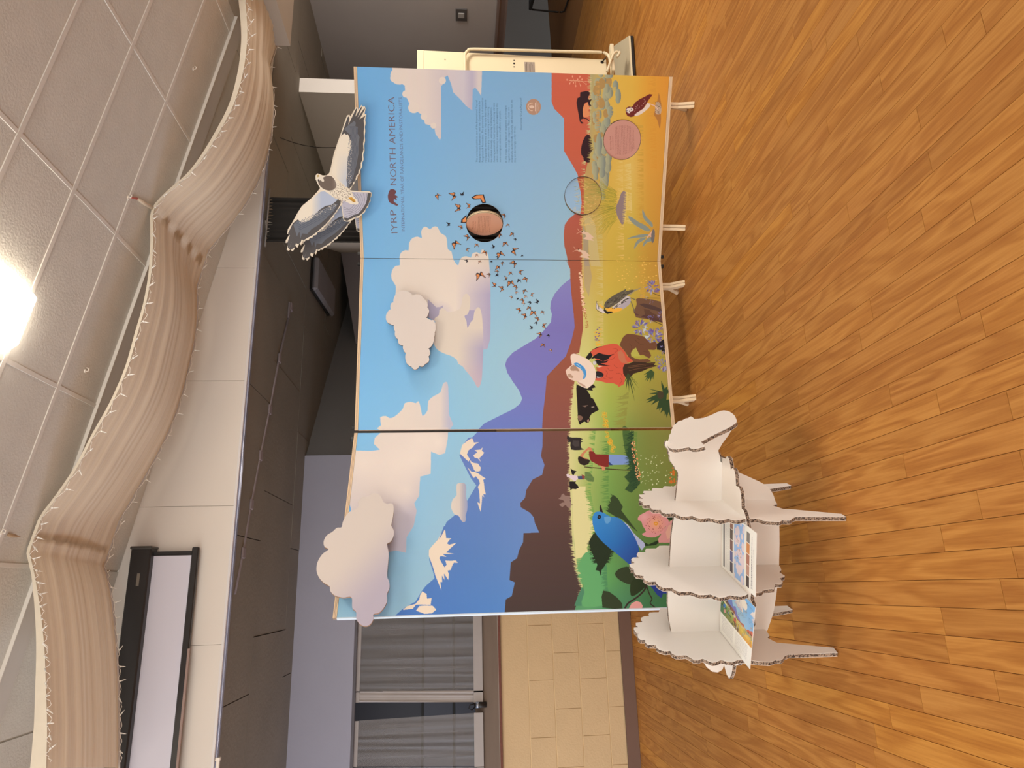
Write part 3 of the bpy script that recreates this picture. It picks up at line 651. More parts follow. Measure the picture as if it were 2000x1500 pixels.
# sage scrub
R_ = np.random.default_rng(3)
for t_ in range(95):
    y = 142 + R_.random() * 250; x = 1160 + R_.random() * 32 - max(0, (y - 300)) * .16
    r = 5 + R_.random() * 6; sh = R_.random()
    pts = [(x + r * .7 * math.cos(q) * (1 + .2 * R_.random()), y + r * 1.2 * math.sin(q)) for q in np.linspace(0, 6.28, 12)[:-1]]
    C.put(C.mask(C.T(pts)), gx([(x - r, (186, 180, 136)), (x + r * .2, (158, 158, 130)), (x + r, (108, 112, 104))]) if sh < .8 else (176, 140, 84))
for y0, y1, xx in ((140, 150, 1196), (160, 176, 1206), (176, 200, 1211), (210, 225, 1196), (232, 246, 1190), (262, 300, 1174), (306, 332, 1181), (330, 345, 1180)):
    cy_m = (y0 + y1) / 2; h_ = (y1 - y0) / 2 + 3
    pts = [(xx + 6 * math.cos(q) - 4, cy_m + h_ * math.sin(q)) for q in np.linspace(0, 6.28, 18)[:-1]]
    C.put(C.mask(C.T(pts)), gx([(xx - 12, (176, 176, 140)), (xx - 2, (140, 146, 130)), (xx + 5, (104, 106, 108))]))
C.grass([(1153, 140), (1152, 240), (1140, 330), (1142, 360)], 8, (196, 186, 128), 120, (-1, 0), .5, 1.6, 20)
C.grass([(1168, 160), (1168, 260)], 8, (196, 150, 84), 60, (-1, 0), .5, 1.8, 21)
C.grass([(1200, 165), (1200, 290)], 8, (216, 180, 84), 40, (-1, 0), .5, 2, 22)
# yucca stalk
C.stroke('B1', [(235, 205), (350, 212), (450, 222), (565, 218)], .9, (228, 178, 140))
for a_, b_ in ((205, 195), (245, 250), (285, 145), (300, 240), (335, 285), (360, 190), (395, 150), (405, 280), (425, 190), (485, 260), (265, 205)):
    C.poly('B1', [(a_ - 8, b_), (a_, b_ - 20), (a_ + 8, b_), (a_, b_ + 20)], (236, 170, 140)); C.stroke('B1', [(a_, b_), ((a_ + 330) / 2, 210)], .5, (228, 178, 140))
# bison
BS = (52, 28, 34)
C.poly('B1', [(515, 362), (480, 360), (400, 380), (395, 450), (360, 460), (345, 530), (360, 620), (385, 760), (395, 810), (420, 838), (460, 832), (435, 820), (410, 800), (412, 775), (445, 765), (490, 770), (540, 812), (545, 800), (500, 765), (440, 740), (440, 640), (455, 560), (475, 530), (510, 520), (525, 575), (565, 578), (540, 545), (548, 520), (568, 478), (530, 490), (510, 470), (515, 445), (535, 420), (540, 385)], BS, sm=0)
C.poly('B1', [(455, 560), (505, 525), (520, 570), (535, 600), (520, 650), (540, 690), (520, 740), (450, 745), (436, 700), (438, 620)], (226, 142, 92))
C.poly('B1', [(520, 1000), (480, 1015), (440, 1090), (412, 1200), (416, 1290), (445, 1330), (450, 1370), (500, 1405), (540, 1400), (548, 1340), (545, 1270), (590, 1215), (575, 1150), (570, 1080), (545, 1020)], BS, sm=2)
C.grass(ph('B1', [(560, 1020), (580, 1150), (590, 1220), (560, 1300), (560, 1400)]), 9, (190, 170, 100), 60, (-1, 0), .5, 1.6, 23)
# burrowing owl
OW = (110, 42, 38)
C.poly('B1', [(1062, 640), (1075, 605), (1110, 588), (1150, 592), (1170, 580), (1200, 530), (1270, 480), (1350, 440), (1395, 415), (1412, 405), (1460, 412), (1440, 440), (1395, 500), (1380, 530), (1360, 560), (1320, 620), (1270, 650), (1215, 690), (1190, 730), (1140, 742), (1090, 725), (1070, 690)], OW, sm=1)
C.poly('B1', [(1385, 530), (1425, 570), (1390, 620), (1330, 670), (1270, 710), (1215, 725), (1190, 715), (1225, 680), (1275, 650), (1330, 610), (1365, 560)], (226, 206, 190), sm=2)
C.poly('B1', [(1080, 620), (1110, 608), (1150, 600), (1180, 625), (1175, 650), (1140, 660), (1120, 688), (1085, 670), (1075, 645)], (224, 208, 196), sm=2)
for a_, b_ in ((1085, 650), (1120, 655), (1148, 628)): C.poly('B1', [(a_ - 8, b_), (a_, b_ - 8), (a_ + 8, b_), (a_, b_ + 8)], (60, 40, 40))
for _ in range(26):
    a_, b_ = R_.random(), R_.random(); qx, qy = 1190 + a_ * 170, 640 - a_ * 150 + (b_ - .5) * 80
    C.poly('B1', [(qx - 5, qy), (qx, qy - 3), (qx + 6, qy + 1), (qx, qy + 4)], (226, 200, 186))
C.poly('B1', [(1550, 385), (1580, 520), (1588, 600), (1580, 700), (1582, 790), (1565, 910), (1548, 860), (1530, 790), (1500, 740), (1480, 700), (1500, 620), (1498, 540), (1530, 500)], (170, 112, 60), .8, sm=2)
C.poly('B1', [(1520, 520), (1560, 530), (1585, 600), (1580, 690), (1510, 700), (1495, 640), (1500, 560)], (196, 168, 140), sm=2)
for _ in range(60):
    a_, b_ = 1500 + R_.random() * 80, 525 + R_.random() * 170; C.poly('B1', [(a_, b_ - 6), (a_ + 4, b_), (a_, b_ + 7), (a_ - 3, b_)], (92, 74, 62))
C.stroke('B1', [(1410, 545), (1490, 575), (1530, 620), (1540, 640)], 1.6, (226, 190, 180))
# agave, purple rock, grass fans, pronghorn
AG = (142, 150, 138); AG2 = (122, 134, 128)
for s_ in ([(1100, 775), (1150, 780), (1250, 850), (1350, 900), (1420, 960), (1400, 990), (1330, 970), (1220, 910), (1150, 850)],
           [(1310, 665), (1330, 700), (1370, 780), (1440, 850), (1465, 900), (1450, 930), (1400, 880), (1340, 820), (1310, 740)],
           [(1085, 1102), (1150, 1070), (1260, 1040), (1370, 1030), (1400, 1045), (1330, 1075), (1200, 1085)],
           [(1190, 1250), (1200, 1180), (1250, 1110), (1330, 1080), (1370, 1085), (1310, 1130), (1250, 1170)],
           [(1315, 1220), (1330, 1150), (1390, 1090), (1440, 1075), (1450, 1130), (1380, 1150)]):
    C.poly('B2', [((a_ * 1.0), (b_ + 10)) for a_, b_ in s_], (196, 180, 110), .6, sm=2); C.poly('B2', s_, AG, sm=2)
C.poly('B2', [(1465, 960), (1490, 980), (1492, 1060), (1480, 1130), (1455, 1165), (1440, 1120), (1430, 1040)], (118, 112, 108), sm=2)
C.poly('B2', [(1370, 1080), (1400, 1040), (1460, 970), (1440, 1030), (1440, 1080), (1410, 1060), (1385, 1095)], (222, 178, 148))
C.poly('B2', [(1060, 400), (1030, 400), (995, 440), (965, 540), (930, 610), (916, 680), (940, 760), (975, 830), (1005, 885), (1030, 882), (1050, 820), (1060, 700), (1070, 560), (1075, 450)], (146, 126, 124), sm=2)
C.grass(ph('B2', [(1085, 400), (1075, 560), (1060, 700), (1050, 880)]), 8, (226, 196, 108), 60, (-1, -.1), .5, 1.2, 24)
for n_, col, sd in ((120, (150, 144, 56), 25), (90, (196, 170, 64), 26)):
    RR = np.random.default_rng(sd)
    for _ in range(n_):
        t = RR.random(); y0_ = 320 + (400 + t * 420) / 7.5; x0_ = 1080 + (940 - 60 * RR.random()) / 7.5
        l = 24 + RR.random() * 30; an = (t - .42) * 1.5 + (RR.random() - .5) * .3
        C.stroke('P', [(x0_, y0_), (x0_ - l * .5 * math.cos(an), y0_ + l * .4 * math.sin(an)), (x0_ - l * math.cos(an), y0_ + l * math.sin(an) * 1.1)], .8, col, .9, sm=0, taper=True)
for _ in range(70):
    x_, y_ = 1138 + R_.random() * 26, 395 + R_.random() * 44
    C.stroke('P', [(x_, y_), (x_ - 3, y_ + 2), (x_ - 7, y_ + (R_.random() - .5) * 5)], .8, (230, 196, 118), .9)
for ox, oy in ((0, 0), (-55, 265)):
    C.poly('B2', [(440 + ox, 985 + oy), (475 + ox, 1000 + oy), (520 + ox, 1010 + oy), (600 + ox, 1080 + oy), (560 + ox, 1090 + oy), (600 + ox, 1130 + oy), (545 + ox, 1120 + oy), (440 + ox, 1100 + oy), (490 + ox, 1065 + oy), (470 + ox, 1030 + oy), (420 + ox, 1020 + oy)], (228, 194, 166))
    C.stroke('B2', [(430 + ox, 1000 + oy), (380 + ox, 985 + oy), (360 + ox, 950 + oy)], .8, (228, 180, 150)); C.stroke('B2', [(430 + ox, 1005 + oy), (380 + ox, 1005 + oy), (345 + ox, 1025 + oy)], .8, (228, 180, 150))
    C.poly('B2', [(425 + ox, 975 + oy), (440 + ox, 985 + oy), (430 + ox, 998 + oy), (415 + ox, 990 + oy)], (70, 40, 30))
# middle panel: herd line, dots, flowers
for _ in range(70):
    t = R_.random(); x_, y_ = 1133 + t * 8 + (R_.random() - .5) * 4, 532 + t * 78
    C.poly('P', [(x_ - 2.4, y_), (x_, y_ - 1.6), (x_ + 3, y_), (x_, y_ + 1.8)], (236, 196, 160) if R_.random() < .8 else (150, 100, 70))
for _ in range(60):
    t = R_.random(); x_, y_ = 1141 + t * 6 + (R_.random() - .5) * 6, 600 + t * 40
    C.poly('P', [(x_ - 1, y_), (x_, y_ - .8), (x_ + 1.2, y_), (x_, y_ + .9)], (176, 120, 66))
for _ in range(90):
    x_, y_ = 1205 + R_.random() * 80, 500 + R_.random() * 70; r = .5 + R_.random() * .9
    C.poly('P', [(x_ - 1.6 * r, y_), (x_, y_ - r * .8), (x_ + 1.6 * r, y_), (x_, y_ + r * .8)], (238, 196, 96))
for _ in range(40):
    x_, y_ = 1162 + R_.random() * 12, 640 + R_.random() * 36; pu = R_.random() < .5 and y_ < 665
    C.poly('P', [(x_ - 2.2, y_), (x_, y_ - 1.2), (x_ + 2.2, y_), (x_, y_ + 1.2)], (118, 86, 140) if pu and x_ < 1172 else (232, 176, 60))
# rock and meadowlark
C.poly('B3', [(1350, 620), (1390, 605), (1500, 612), (1620, 625), (1765, 665), (1800, 1000), (1700, 985), (1550, 950), (1420, 930), (1350, 915), (1310, 800), (1340, 770), (1365, 700)], (116, 84, 62), sm=1)
C.poly('B3', [(1400, 700), (1480, 690), (1620, 720), (1760, 780), (1770, 830), (1650, 800), (1500, 760)], (84, 62, 56)); C.poly('B3', [(1480, 780), (1560, 790), (1620, 850), (1760, 900), (1770, 960), (1600, 930), (1500, 900)], (96, 66, 50))
C.poly('B3', [(1430, 900), (1500, 870), (1600, 900), (1760, 960), (1790, 1005), (1600, 960)], (88, 58, 54)); C.poly('B3', [(1310, 800), (1340, 850), (1400, 870), (1370, 890), (1320, 850)], (92, 62, 60))
C.stroke('B3', [(1340, 630), (1270, 600), (1255, 640), (1280, 680), (1310, 770), (1335, 830)], 1.8, (112, 104, 84))
C.poly('B3', [(1440, 425), (1380, 450), (1300, 470), (1240, 520), (1250, 560), (1320, 500), (1420, 450)], (150, 140, 120), .8)
C.poly('B3', [(1255, 580), (1270, 640), (1250, 700), (1180, 760), (1100, 800), (1000, 770), (1100, 640), (1200, 560)], (176, 166, 172), sm=1)
C.poly('B3', [(740, 690), (790, 720), (830, 760), (960, 760), (1060, 760), (1130, 770), (1120, 800), (1050, 830), (980, 840), (900, 830), (860, 770), (800, 760)], (238, 176, 66), sm=1)
C.poly('B3', [(1195, 450), (1120, 490), (1000, 550), (900, 620), (850, 670), (832, 720), (845, 760), (900, 770), (960, 740), (1060, 680), (1200, 560), (1330, 480), (1290, 465), (1180, 490)], (96, 88, 74))
for _ in range(46):
    t, u = R_.random(), (R_.random() - .5); a_, b_ = 870 + t * 330, 730 - t * 210 + u * 90
    C.stroke('B3', [(a_, b_), (a_ + 26, b_ - 16)], .5, (34, 28, 28) if R_.random() < .6 else (150, 140, 110))
C.poly('B3', [(960, 750), (1090, 660), (1220, 560), (1240, 590), (1200, 650), (1120, 700), (1050, 760), (1000, 780)], (206, 196, 186))
for _ in range(30):
    t = R_.random(); a_, b_ = 960 + t * 270, 770 - t * 190 + R_.random() * 40; C.stroke('B3', [(a_, b_), (a_ + 26, b_ - 12)], .9, (30, 26, 28))
C.poly('B3', [(700, 770), (710, 650), (722, 700), (750, 745), (820, 790), (850, 850), (800, 840), (740, 800), (715, 790)], (218, 206, 198))
C.stroke('B3', [(716, 650), (704, 700), (702, 770), (730, 812), (800, 845)], .7, (30, 26, 28)); C.stroke('B3', [(720, 690), (742, 740), (745, 780)], .9, (30, 26, 28))
C.poly('B3', [(830, 740), (850, 790), (880, 820), (950, 820), (985, 832), (930, 850), (880, 862), (850, 835), (820, 800), (835, 790)], (34, 28, 30))
# purple camas clusters
def camas(cx, cy, r, n, sd):
    RR = np.random.default_rng(sd)
    for _ in range(n):
        a = RR.random() * 6.28; q = RR.random() ** .5 * r * .55; x_, y_ = cx + q * math.cos(a), cy + q * math.sin(a)
        an = a + (RR.random() - .5); l = r * (.35 + .3 * RR.random()); dx, dy = math.cos(an), math.sin(an); w = r * .07
        c = [(122, 96, 150), (150, 132, 176), (104, 86, 150), (176, 176, 190), (110, 118, 170)][int(RR.random() * 5)]
        C.poly('P', [(x_, y_), (x_ + dx * l * .5 - dy * w, y_ + dy * l * .5 + dx * w), (x_ + dx * l, y_ + dy * l), (x_ + dx * l * .5 + dy * w, y_ + dy * l * .5 - dx * w)], c)
for c_ in ((1275, 561, 15, 46, 1), (1262, 582, 5, 14, 2), (1272, 590, 5, 10, 3), (1251, 639, 17, 56, 4), (1276, 659, 19, 66, 5), (1290, 646, 10, 24, 6), (1272, 622, 9, 16, 7), (1292, 615, 10, 18, 8), (1284, 700, 7, 20, 9), (1296, 713, 14, 44, 10), (1298, 688, 8, 16, 11), (1252, 579, 4, 8, 12)): camas(*c_)
C.stroke('B3', [(1620, 520), (1760, 575)], .8, (50, 44, 30)); C.stroke('B3', [(1530, 600), (1765, 606)], .8, (50, 44, 30)); C.stroke('FL', [(1350, 265), (1545, 350)], 1.0, (50, 44, 30)); C.stroke('FL', [(1480, 970), (1620, 975)], .6, (70, 60, 30))
C.poly('P', [(1262, 634), (1259, 640), (1256, 648), (1261, 646)], (196, 206, 200)); C.poly('P', [(1258, 656), (1270, 656), (1262, 663)], (196, 206, 200))
# cowboy boots / trousers
C.poly('FL', [(1430, 720), (1540, 640), (1600, 600), (1612, 960), (1570, 900), (1520, 840), (1430, 830)], (36, 30, 34))
camas(1296, 682, 9, 18, 31)
C.poly('FL', [(700, 740), (760, 600), (810, 545), (860, 522), (980, 530), (1100, 555), (1180, 580), (1240, 640), (1290, 700), (1400, 670), (1435, 740), (1415, 820), (1380, 838), (1260, 830), (1290, 880), (1320, 950), (1280, 1000), (1160, 930), (1090, 940), (1050, 880), (1020, 790), (960, 830), (920, 900), (930, 960), (1000, 1000), (1100, 1020), (1250, 1010), (1320, 1060), (1180, 1090), (1040, 1080), (960, 1070), (880, 980), (800, 860)], (116, 76, 52), sm=1)
C.poly('FL', [(1020, 790), (1060, 870), (1110, 960), (930, 960), (925, 890), (960, 830)], (186, 178, 82))
for s_ in ([(1000, 640), (1100, 720), (1180, 740)], [(900, 720), (940, 780), (920, 850)], [(1040, 600), (1100, 640)], [(1150, 860), (1250, 880)]): C.stroke('FL', s_, .5, (84, 52, 34), sm=4)
# woman in the red shirt, white hat
C.poly('B4', [(455, 420), (500, 360), (560, 300), (620, 270), (700, 255), (620, 300), (560, 370), (540, 420), (500, 450)], (32, 26, 28))
C.poly('B4', [(545, 370), (525, 340), (560, 305), (640, 275), (740, 240), (830, 222), (900, 232), (960, 285), (1000, 330), (1040, 400), (1090, 440), (1115, 465), (1090, 485), (1040, 490), (1000, 520), (975, 570), (985, 640), (1010, 700), (990, 790), (940, 815), (915, 830), (900, 800), (840, 775), (740, 770), (660, 745), (590, 735), (600, 640), (640, 540), (600, 450), (560, 400)], (212, 90, 66), sm=1)
C.poly('B4', [(900, 345), (950, 310), (1000, 380), (1010, 440), (1040, 480), (1075, 510), (1060, 530), (1030, 500), (960, 490), (920, 440)], (196, 116, 84), sm=1)
for s_ in ([(760, 430), (830, 440), (870, 400)], [(830, 300), (880, 290), (900, 320), (860, 350)], [(760, 560), (800, 600), (850, 590)], [(740, 600), (760, 640), (740, 680), (800, 700)], [(880, 640), (940, 640), (970, 690)], [(700, 700), (760, 720), (830, 700)], [(850, 520), (900, 560), (950, 560)], [(940, 700), (960, 740), (930, 790)]): C.stroke('B4', s_, .45, (130, 48, 36), sm=4)
C.poly('B4', [(530, 440), (560, 400), (600, 375), (640, 350), (700, 370), (780, 385), (860, 365), (800, 400), (770, 440), (700, 470), (640, 440), (580, 425), (545, 435)], (34, 28, 30), sm=1)
C.poly('B4', [(570, 470), (620, 445), (700, 470), (760, 460), (790, 440), (740, 490), (660, 500), (740, 520), (800, 530), (700, 530), (630, 520), (600, 490)], (34, 28, 30), sm=1)
C.poly('B4', [(560, 470), (600, 470), (606, 495), (590, 520), (560, 510)], (206, 200, 198), sm=2); C.poly('B4', [(600, 545), (625, 555), (640, 590), (610, 600)], (186, 100, 66))
C.poly('B4', [(600, 610), (660, 615), (700, 640), (705, 665), (680, 695), (620, 705), (598, 690)], (40, 34, 36), sm=2); C.poly('B4', [(610, 680), (660, 690), (690, 670), (660, 700), (615, 702)], (200, 190, 186))
C.poly('B4', [(625, 535), (700, 540), (640, 556)], (226, 200, 180))
HT = (236, 212, 192)
C.poly('B4', [(245, 420), (250, 385), (285, 362), (340, 375), (420, 410), (500, 455), (560, 520), (595, 600), (598, 690), (570, 770), (520, 825), (470, 845), (410, 830), (350, 780), (330, 730), (290, 600), (255, 480)], HT, sm=2)
C.poly('B4', [(270, 515), (310, 490), (360, 500), (440, 570), (470, 650), (440, 710), (360, 740), (290, 738), (240, 720), (205, 690), (180, 620), (182, 590), (215, 560), (240, 540)], (230, 200, 178), sm=2)
C.poly('B4', [(240, 560), (290, 520), (340, 560), (370, 610), (320, 600), (260, 600)], (176, 138, 112), sm=2); C.poly('B4', [(205, 650), (240, 640), (290, 690), (270, 705), (215, 690)], (186, 150, 124), sm=1)
C.poly('B4', [(290, 505), (320, 488), (360, 498), (420, 540), (455, 590), (465, 650), (450, 700), (420, 715), (430, 650), (405, 600), (370, 560), (330, 545)], (74, 148, 206), sm=2)
for _ in range(26):
    t = R_.random(); C.poly('B4', [(320 + t * 130 - 5, 515 + t * t * 170), (320 + t * 130, 508 + t * t * 170), (326 + t * 130, 516 + t * t * 170)], (190, 216, 226))
C.poly('B4', [(335, 745), (360, 780), (420, 822), (470, 838), (440, 800), (380, 770)], (196, 160, 138), sm=1)
# dark wool bundle and spiky plants
C.poly('B4', [(975, 560), (1000, 510), (1060, 500), (1130, 475), (1230, 480), (1320, 490), (1430, 485), (1410, 520), (1460, 530), (1330, 570), (1240, 610), (1130, 640), (1090, 680), (1040, 720), (1010, 690), (980, 640)], (62, 44, 32))
for s_ in ([(1050, 540), (1200, 520), (1420, 500)], [(1060, 600), (1200, 570), (1400, 545)], [(1040, 560), (1160, 545), (1300, 530)]): C.stroke('B4', s_, 1.0, (116, 78, 50), sm=3)
def spiky(c, root, tips, col, w):
    for t in tips: C.poly(c, [(root[0] - w, root[1] - w), (root[0] + w, root[1] + w * .6), ((root[0] + t[0]) / 2 + w * .8, (root[1] + t[1]) / 2 + w * .5), t, ((root[0] + t[0]) / 2 - w * .8, (root[1] + t[1]) / 2 - w * .5)], col)
spiky('B4', (1050, 640), [(1200, 800), (1195, 845), (1150, 900), (1140, 1030), (1060, 900), (1015, 880), (1000, 760), (1100, 760)], (58, 72, 40), 9)
spiky('B4', (1385, 600), [(1265, 660), (1275, 700), (1285, 740), (1310, 755), (1350, 775), (1400, 730), (1415, 680), (1420, 640)], (62, 84, 48), 16)
spiky('B4', (1560, 920), [(1330, 850), (1340, 920), (1510, 740), (1590, 820), (1620, 860), (1285, 1015), (1300, 1050), (1370, 1080), (1440, 1150), (1550, 1180), (1480, 1160)], (52, 74, 44), 28)
spiky('B4', (1600, 1040), [(1440, 1140), (1500, 1190), (1560, 1230), (1585, 1260), (1650, 1280), (1650, 1150), (1640, 1000)], (52, 74, 44), 30)
C.poly('B4', [(1460, 900), (1530, 890), (1545, 960), (1500, 1000), (1460, 960)], (78, 62, 46), .8, sm=2)
# black bear-like cow lying by the fold
C.poly('B4', [(330, 780), (345, 800), (440, 840), (480, 850), (560, 790), (600, 830), (540, 850), (560, 880), (470, 870), (520, 940), (530, 980), (560, 990), (590, 1050), (640, 1145), (600, 1170), (540, 1200), (510, 1250), (515, 1290), (500, 1320), (470, 1325), (440, 1310), (400, 1330), (380, 1355), (365, 1340), (345, 1270), (345, 1180), (335, 1000), (325, 860)], (34, 26, 24), sm=0)
C.poly('B4', [(345, 1230), (380, 1225), (420, 1250), (400, 1290), (360, 1300)], (150, 112, 92), .8, sm=2); C.poly('B4', [(400, 1090), (490, 1080), (450, 1110)], (150, 120, 104), .8); C.poly('B4', [(530, 1105), (570, 1098), (580, 1110), (545, 1115)], (190, 170, 150), .9)
C.poly('B4', [(475, 1290), (500, 1275), (505, 1310), (480, 1318)], (196, 150, 120), .9, sm=1)
# sunflowers along the fold
for _ in range(40):
    t = R_.random(); x_, y_ = 1176 + t * 10 + R_.random() * 9 + max(0, t - .4) * 14, 806 + t * 78
    if 836 < y_ < 841: continue
    r = 2.2 + R_.random() * 1.6
    for q in range(6): C.poly('P', [(x_, y_), (x_ + r * math.cos(q * 1.05), y_ + r * math.sin(q * 1.05)), (x_ + r * math.cos(q * 1.05 + .5), y_ + r * math.sin(q * 1.05 + .5))], (232, 178, 54))
    C.poly('P', [(x_ - .7, y_), (x_, y_ - .7), (x_ + .7, y_), (x_, y_ + .7)], (150, 96, 36))
# herder with staff
C.poly('B5', [(545, 470), (600, 440), (690, 700), (830, 690), (1180, 690), (1180, 600), (840, 630), (700, 640)], (110, 150, 74), .0)
C.stroke('B5', [(470, 630), (640, 645), (800, 660), (1000, 672), (1180, 682)], 1.6, (70, 48, 28))
C.poly('B5', [(840, 445), (1000, 450), (1140, 465), (1180, 490), (1200, 530), (1175, 570), (1160, 592), (1000, 600), (880, 600), (835, 560)], (128, 154, 206), sm=0)
C.poly('B5', [(825, 560), (850, 560), (900, 605), (850, 605)], (48, 66, 120))
C.poly('B5', [(540, 400), (570, 395), (610, 400), (640, 440), (760, 445), (838, 450), (840, 560), (835, 630), (780, 632), (700, 615), (640, 580), (570, 540), (545, 470)], (130, 42, 38), sm=0)
C.poly('B5', [(405, 460), (460, 400), (540, 330), (575, 345), (600, 400), (565, 395), (530, 370), (470, 440), (450, 480), (500, 500), (540, 520), (560, 560), (540, 540), (470, 520), (430, 490)], (206, 130, 92))
C.poly('B5', [(690, 600), (740, 620), (790, 632), (780, 680), (740, 685), (730, 640)], (212, 140, 104))
C.poly('B5', [(375, 500), (385, 470), (430, 480), (480, 510), (545, 520), (555, 545), (530, 590), (470, 610), (410, 590), (380, 545)], (46, 32, 28), sm=1)
# cattle of the left panel
C.poly('B5', [(215, 160), (245, 180), (290, 190), (400, 190), (455, 215), (420, 220), (425, 240), (460, 245), (420, 262), (415, 310), (430, 350), (470, 368), (400, 378), (330, 380), (275, 370), (260, 310), (265, 260), (225, 262), (235, 225), (210, 205)], (44, 38, 38)); C.poly('B5', [(300, 230), (390, 235), (395, 320), (330, 330), (290, 290)], (86, 76, 72), .6, sm=1)
C.poly('B5', [(265, 650), (300, 680), (355, 695), (330, 720), (310, 755), (285, 740)], (30, 26, 26)); C.poly('B5', [(245, 850), (350, 850), (330, 870), (365, 900), (390, 940), (345, 965), (290, 960), (265, 980), (250, 920)], (30, 26, 26))
C.poly('B5', [(200, 745), (225, 730), (250, 755), (360, 760), (380, 800), (330, 850), (260, 800), (210, 780)], (224, 204, 206)); C.poly('B5', [(370, 770), (440, 765), (480, 775), (475, 815), (380, 818)], (70, 80, 112)); C.poly('B5', [(430, 740), (480, 770), (470, 820), (445, 815)], (140, 70, 60))
C.poly('B5', [(480, 700), (560, 720), (620, 800), (610, 855), (540, 850), (480, 810)], (76, 104, 60), .7, sm=1)
C.poly('B5', [(160, 1030), (180, 1060), (260, 1070), (275, 1150), (265, 1250), (220, 1240), (190, 1200), (140, 1235), (90, 1200), (130, 1170), (180, 1160), (150, 1130), (80, 1110), (120, 1080), (125, 1050)], (146, 118, 106), sm=1)
for a_, b_ in ((262, 1100), (262, 1140), (285, 1200)): C.poly('B5', [(a_ - 8, b_), (a_, b_ - 10), (a_ + 8, b_), (a_, b_ + 10)], (64, 40, 36))
# flower beds of the left panel
for cx_f, cy_f, w_f, h_f in ((1226, 860, 10, 26), (1236, 905, 9, 30)):
    C.poly('P', [(cx_f - w_f, cy_f - h_f), (cx_f + w_f * .6, cy_f - h_f * .6), (cx_f + w_f, cy_f + h_f), (cx_f - w_f * .4, cy_f + h_f)], (50, 84, 44), .7, sm=3)
C.poly('B5', [(1190, 70), (1190, 240), (1160, 330), (1100, 450), (1190, 560), (1180, 680), (1070, 780), (1150, 870), (1080, 970), (1180, 1020), (1310, 880), (1290, 700), (1240, 560), (1230, 400), (1180, 300), (1170, 100)], (42, 72, 44), .85)
C.grass(ph('B5', [(1180, 100), (1170, 400), (1200, 700), (1230, 960)]), 16, (42, 72, 44), 70, (-1, .35), .5, 2.4, 33)
for _ in range(70):
    t = R_.random(); x_, y_ = 1236 + t * 12 + (R_.random() - .5) * 9, 862 + t * 76; C.poly('P', [(x_ - 1.3, y_), (x_, y_ - 1.8), (x_ + 1.5, y_), (x_, y_ + 1.6)], (224, 140, 92) if R_.random() < .7 else (232, 190, 140))
for _ in range(60):
    x_, y_ = 1250 + R_.random() * 62, 888 + R_.random() * 70; r = .6 + R_.random()
    C.poly('P', [(x_ - r, y_), (x_, y_ - r), (x_ + r, y_), (x_, y_ + r)], (228, 228, 190))
for _ in range(20):
    x_, y_ = 1308 + R_.random() * 14, 914 + R_.random() * 34; C.poly('P', [(x_ - 2, y_), (x_, y_ - 2.4), (x_ + 2, y_), (x_, y_ + 2.4)], (216, 112, 44))
# conifers, bluebird, rose spray
C.poly('B6', [(590, 40), (640, 80), (700, 180), (680, 220), (740, 300), (800, 380), (880, 480), (780, 400), (700, 330), (640, 300), (560, 260), (500, 225), (560, 200), (520, 160), (560, 130), (550, 80)], (54, 70, 40))
C.grass(ph('B6', [(600, 60), (560, 150), (540, 240), (640, 300)]), 11, (54, 70, 40), 40, (-.8, -.5), .5, 2.2, 34)
C.poly('B6', [(300, 590), (350, 500), (400, 470), (470, 560), (560, 690), (540, 780), (480, 880), (450, 920), (440, 990), (420, 930), (380, 920), (400, 860), (360, 770), (330, 700)], (36, 48, 30))
C.grass(ph('B6', [(400, 490), (340, 600), (350, 700), (400, 840)]), 12, (36, 48, 30), 60, (-1, .1), .5, 2.4, 35); C.grass(ph('B6', [(500, 600), (560, 700), (500, 850)]), 10, (36, 48, 30), 40, (1, .1), .5, 2.2, 36)
C.poly('B6', [(910, 540), (940, 590), (1000, 620), (1115, 570), (1120, 600), (1080, 630), (960, 640)], (36, 54, 32))
C.poly('B6', [(640, 310), (760, 390), (820, 480), (880, 540), (950, 600), (960, 640), (920, 690), (860, 600), (760, 440), (680, 360)], (178, 184, 214), sm=1)
C.poly('B6', [(430, 235), (380, 240), (350, 280), (342, 340), (360, 440), (400, 520), (480, 610), (590, 700), (700, 790), (770, 850), (840, 880), (880, 760), (890, 680), (850, 560), (780, 440), (700, 350), (640, 305), (560, 295), (500, 265), (460, 240)], bil([1150, 1200, 1250], [1000, 1060, 1110], [[(58, 138, 202), (64, 134, 196), (60, 110, 180)], [(46, 124, 196), (44, 112, 180), (44, 84, 160)], [(50, 110, 180), (46, 88, 164), (44, 70, 140)]]), sm=2)
C.poly('B6', [(480, 300), (560, 300), (545, 360), (500, 375)], (118, 170, 210), .7, sm=2)
C.poly('B6', [(428, 235), (425, 180), (437, 155), (450, 190), (468, 250), (445, 240)], (44, 34, 34)); C.poly('B6', [(402, 300), (415, 275), (440, 282), (443, 305), (425, 322), (405, 318)], (20, 22, 36), sm=2); C.poly('B6', [(416, 296), (426, 292), (424, 304)], (226, 226, 226))
C.poly('B6', [(990, 1070), (1100, 1080), (1240, 1130), (1250, 1200), (1170, 1195), (1150, 1250), (1100, 1210), (1050, 1140)], (44, 64, 140))
PK = (222, 150, 150)
C.poly('B6', [(1130, 230), (1300, 280), (1300, 340), (1240, 330), (1180, 290)], (30, 50, 32))
C.poly('B6', [(1230, 360), (1300, 320), (1300, 600), (1120, 600), (1110, 560), (1180, 450)], (216, 150, 146), sm=1); C.poly('B6', [(1235, 400), (1290, 380), (1290, 520), (1220, 560), (1200, 480)], (226, 176, 150), .8, sm=1)
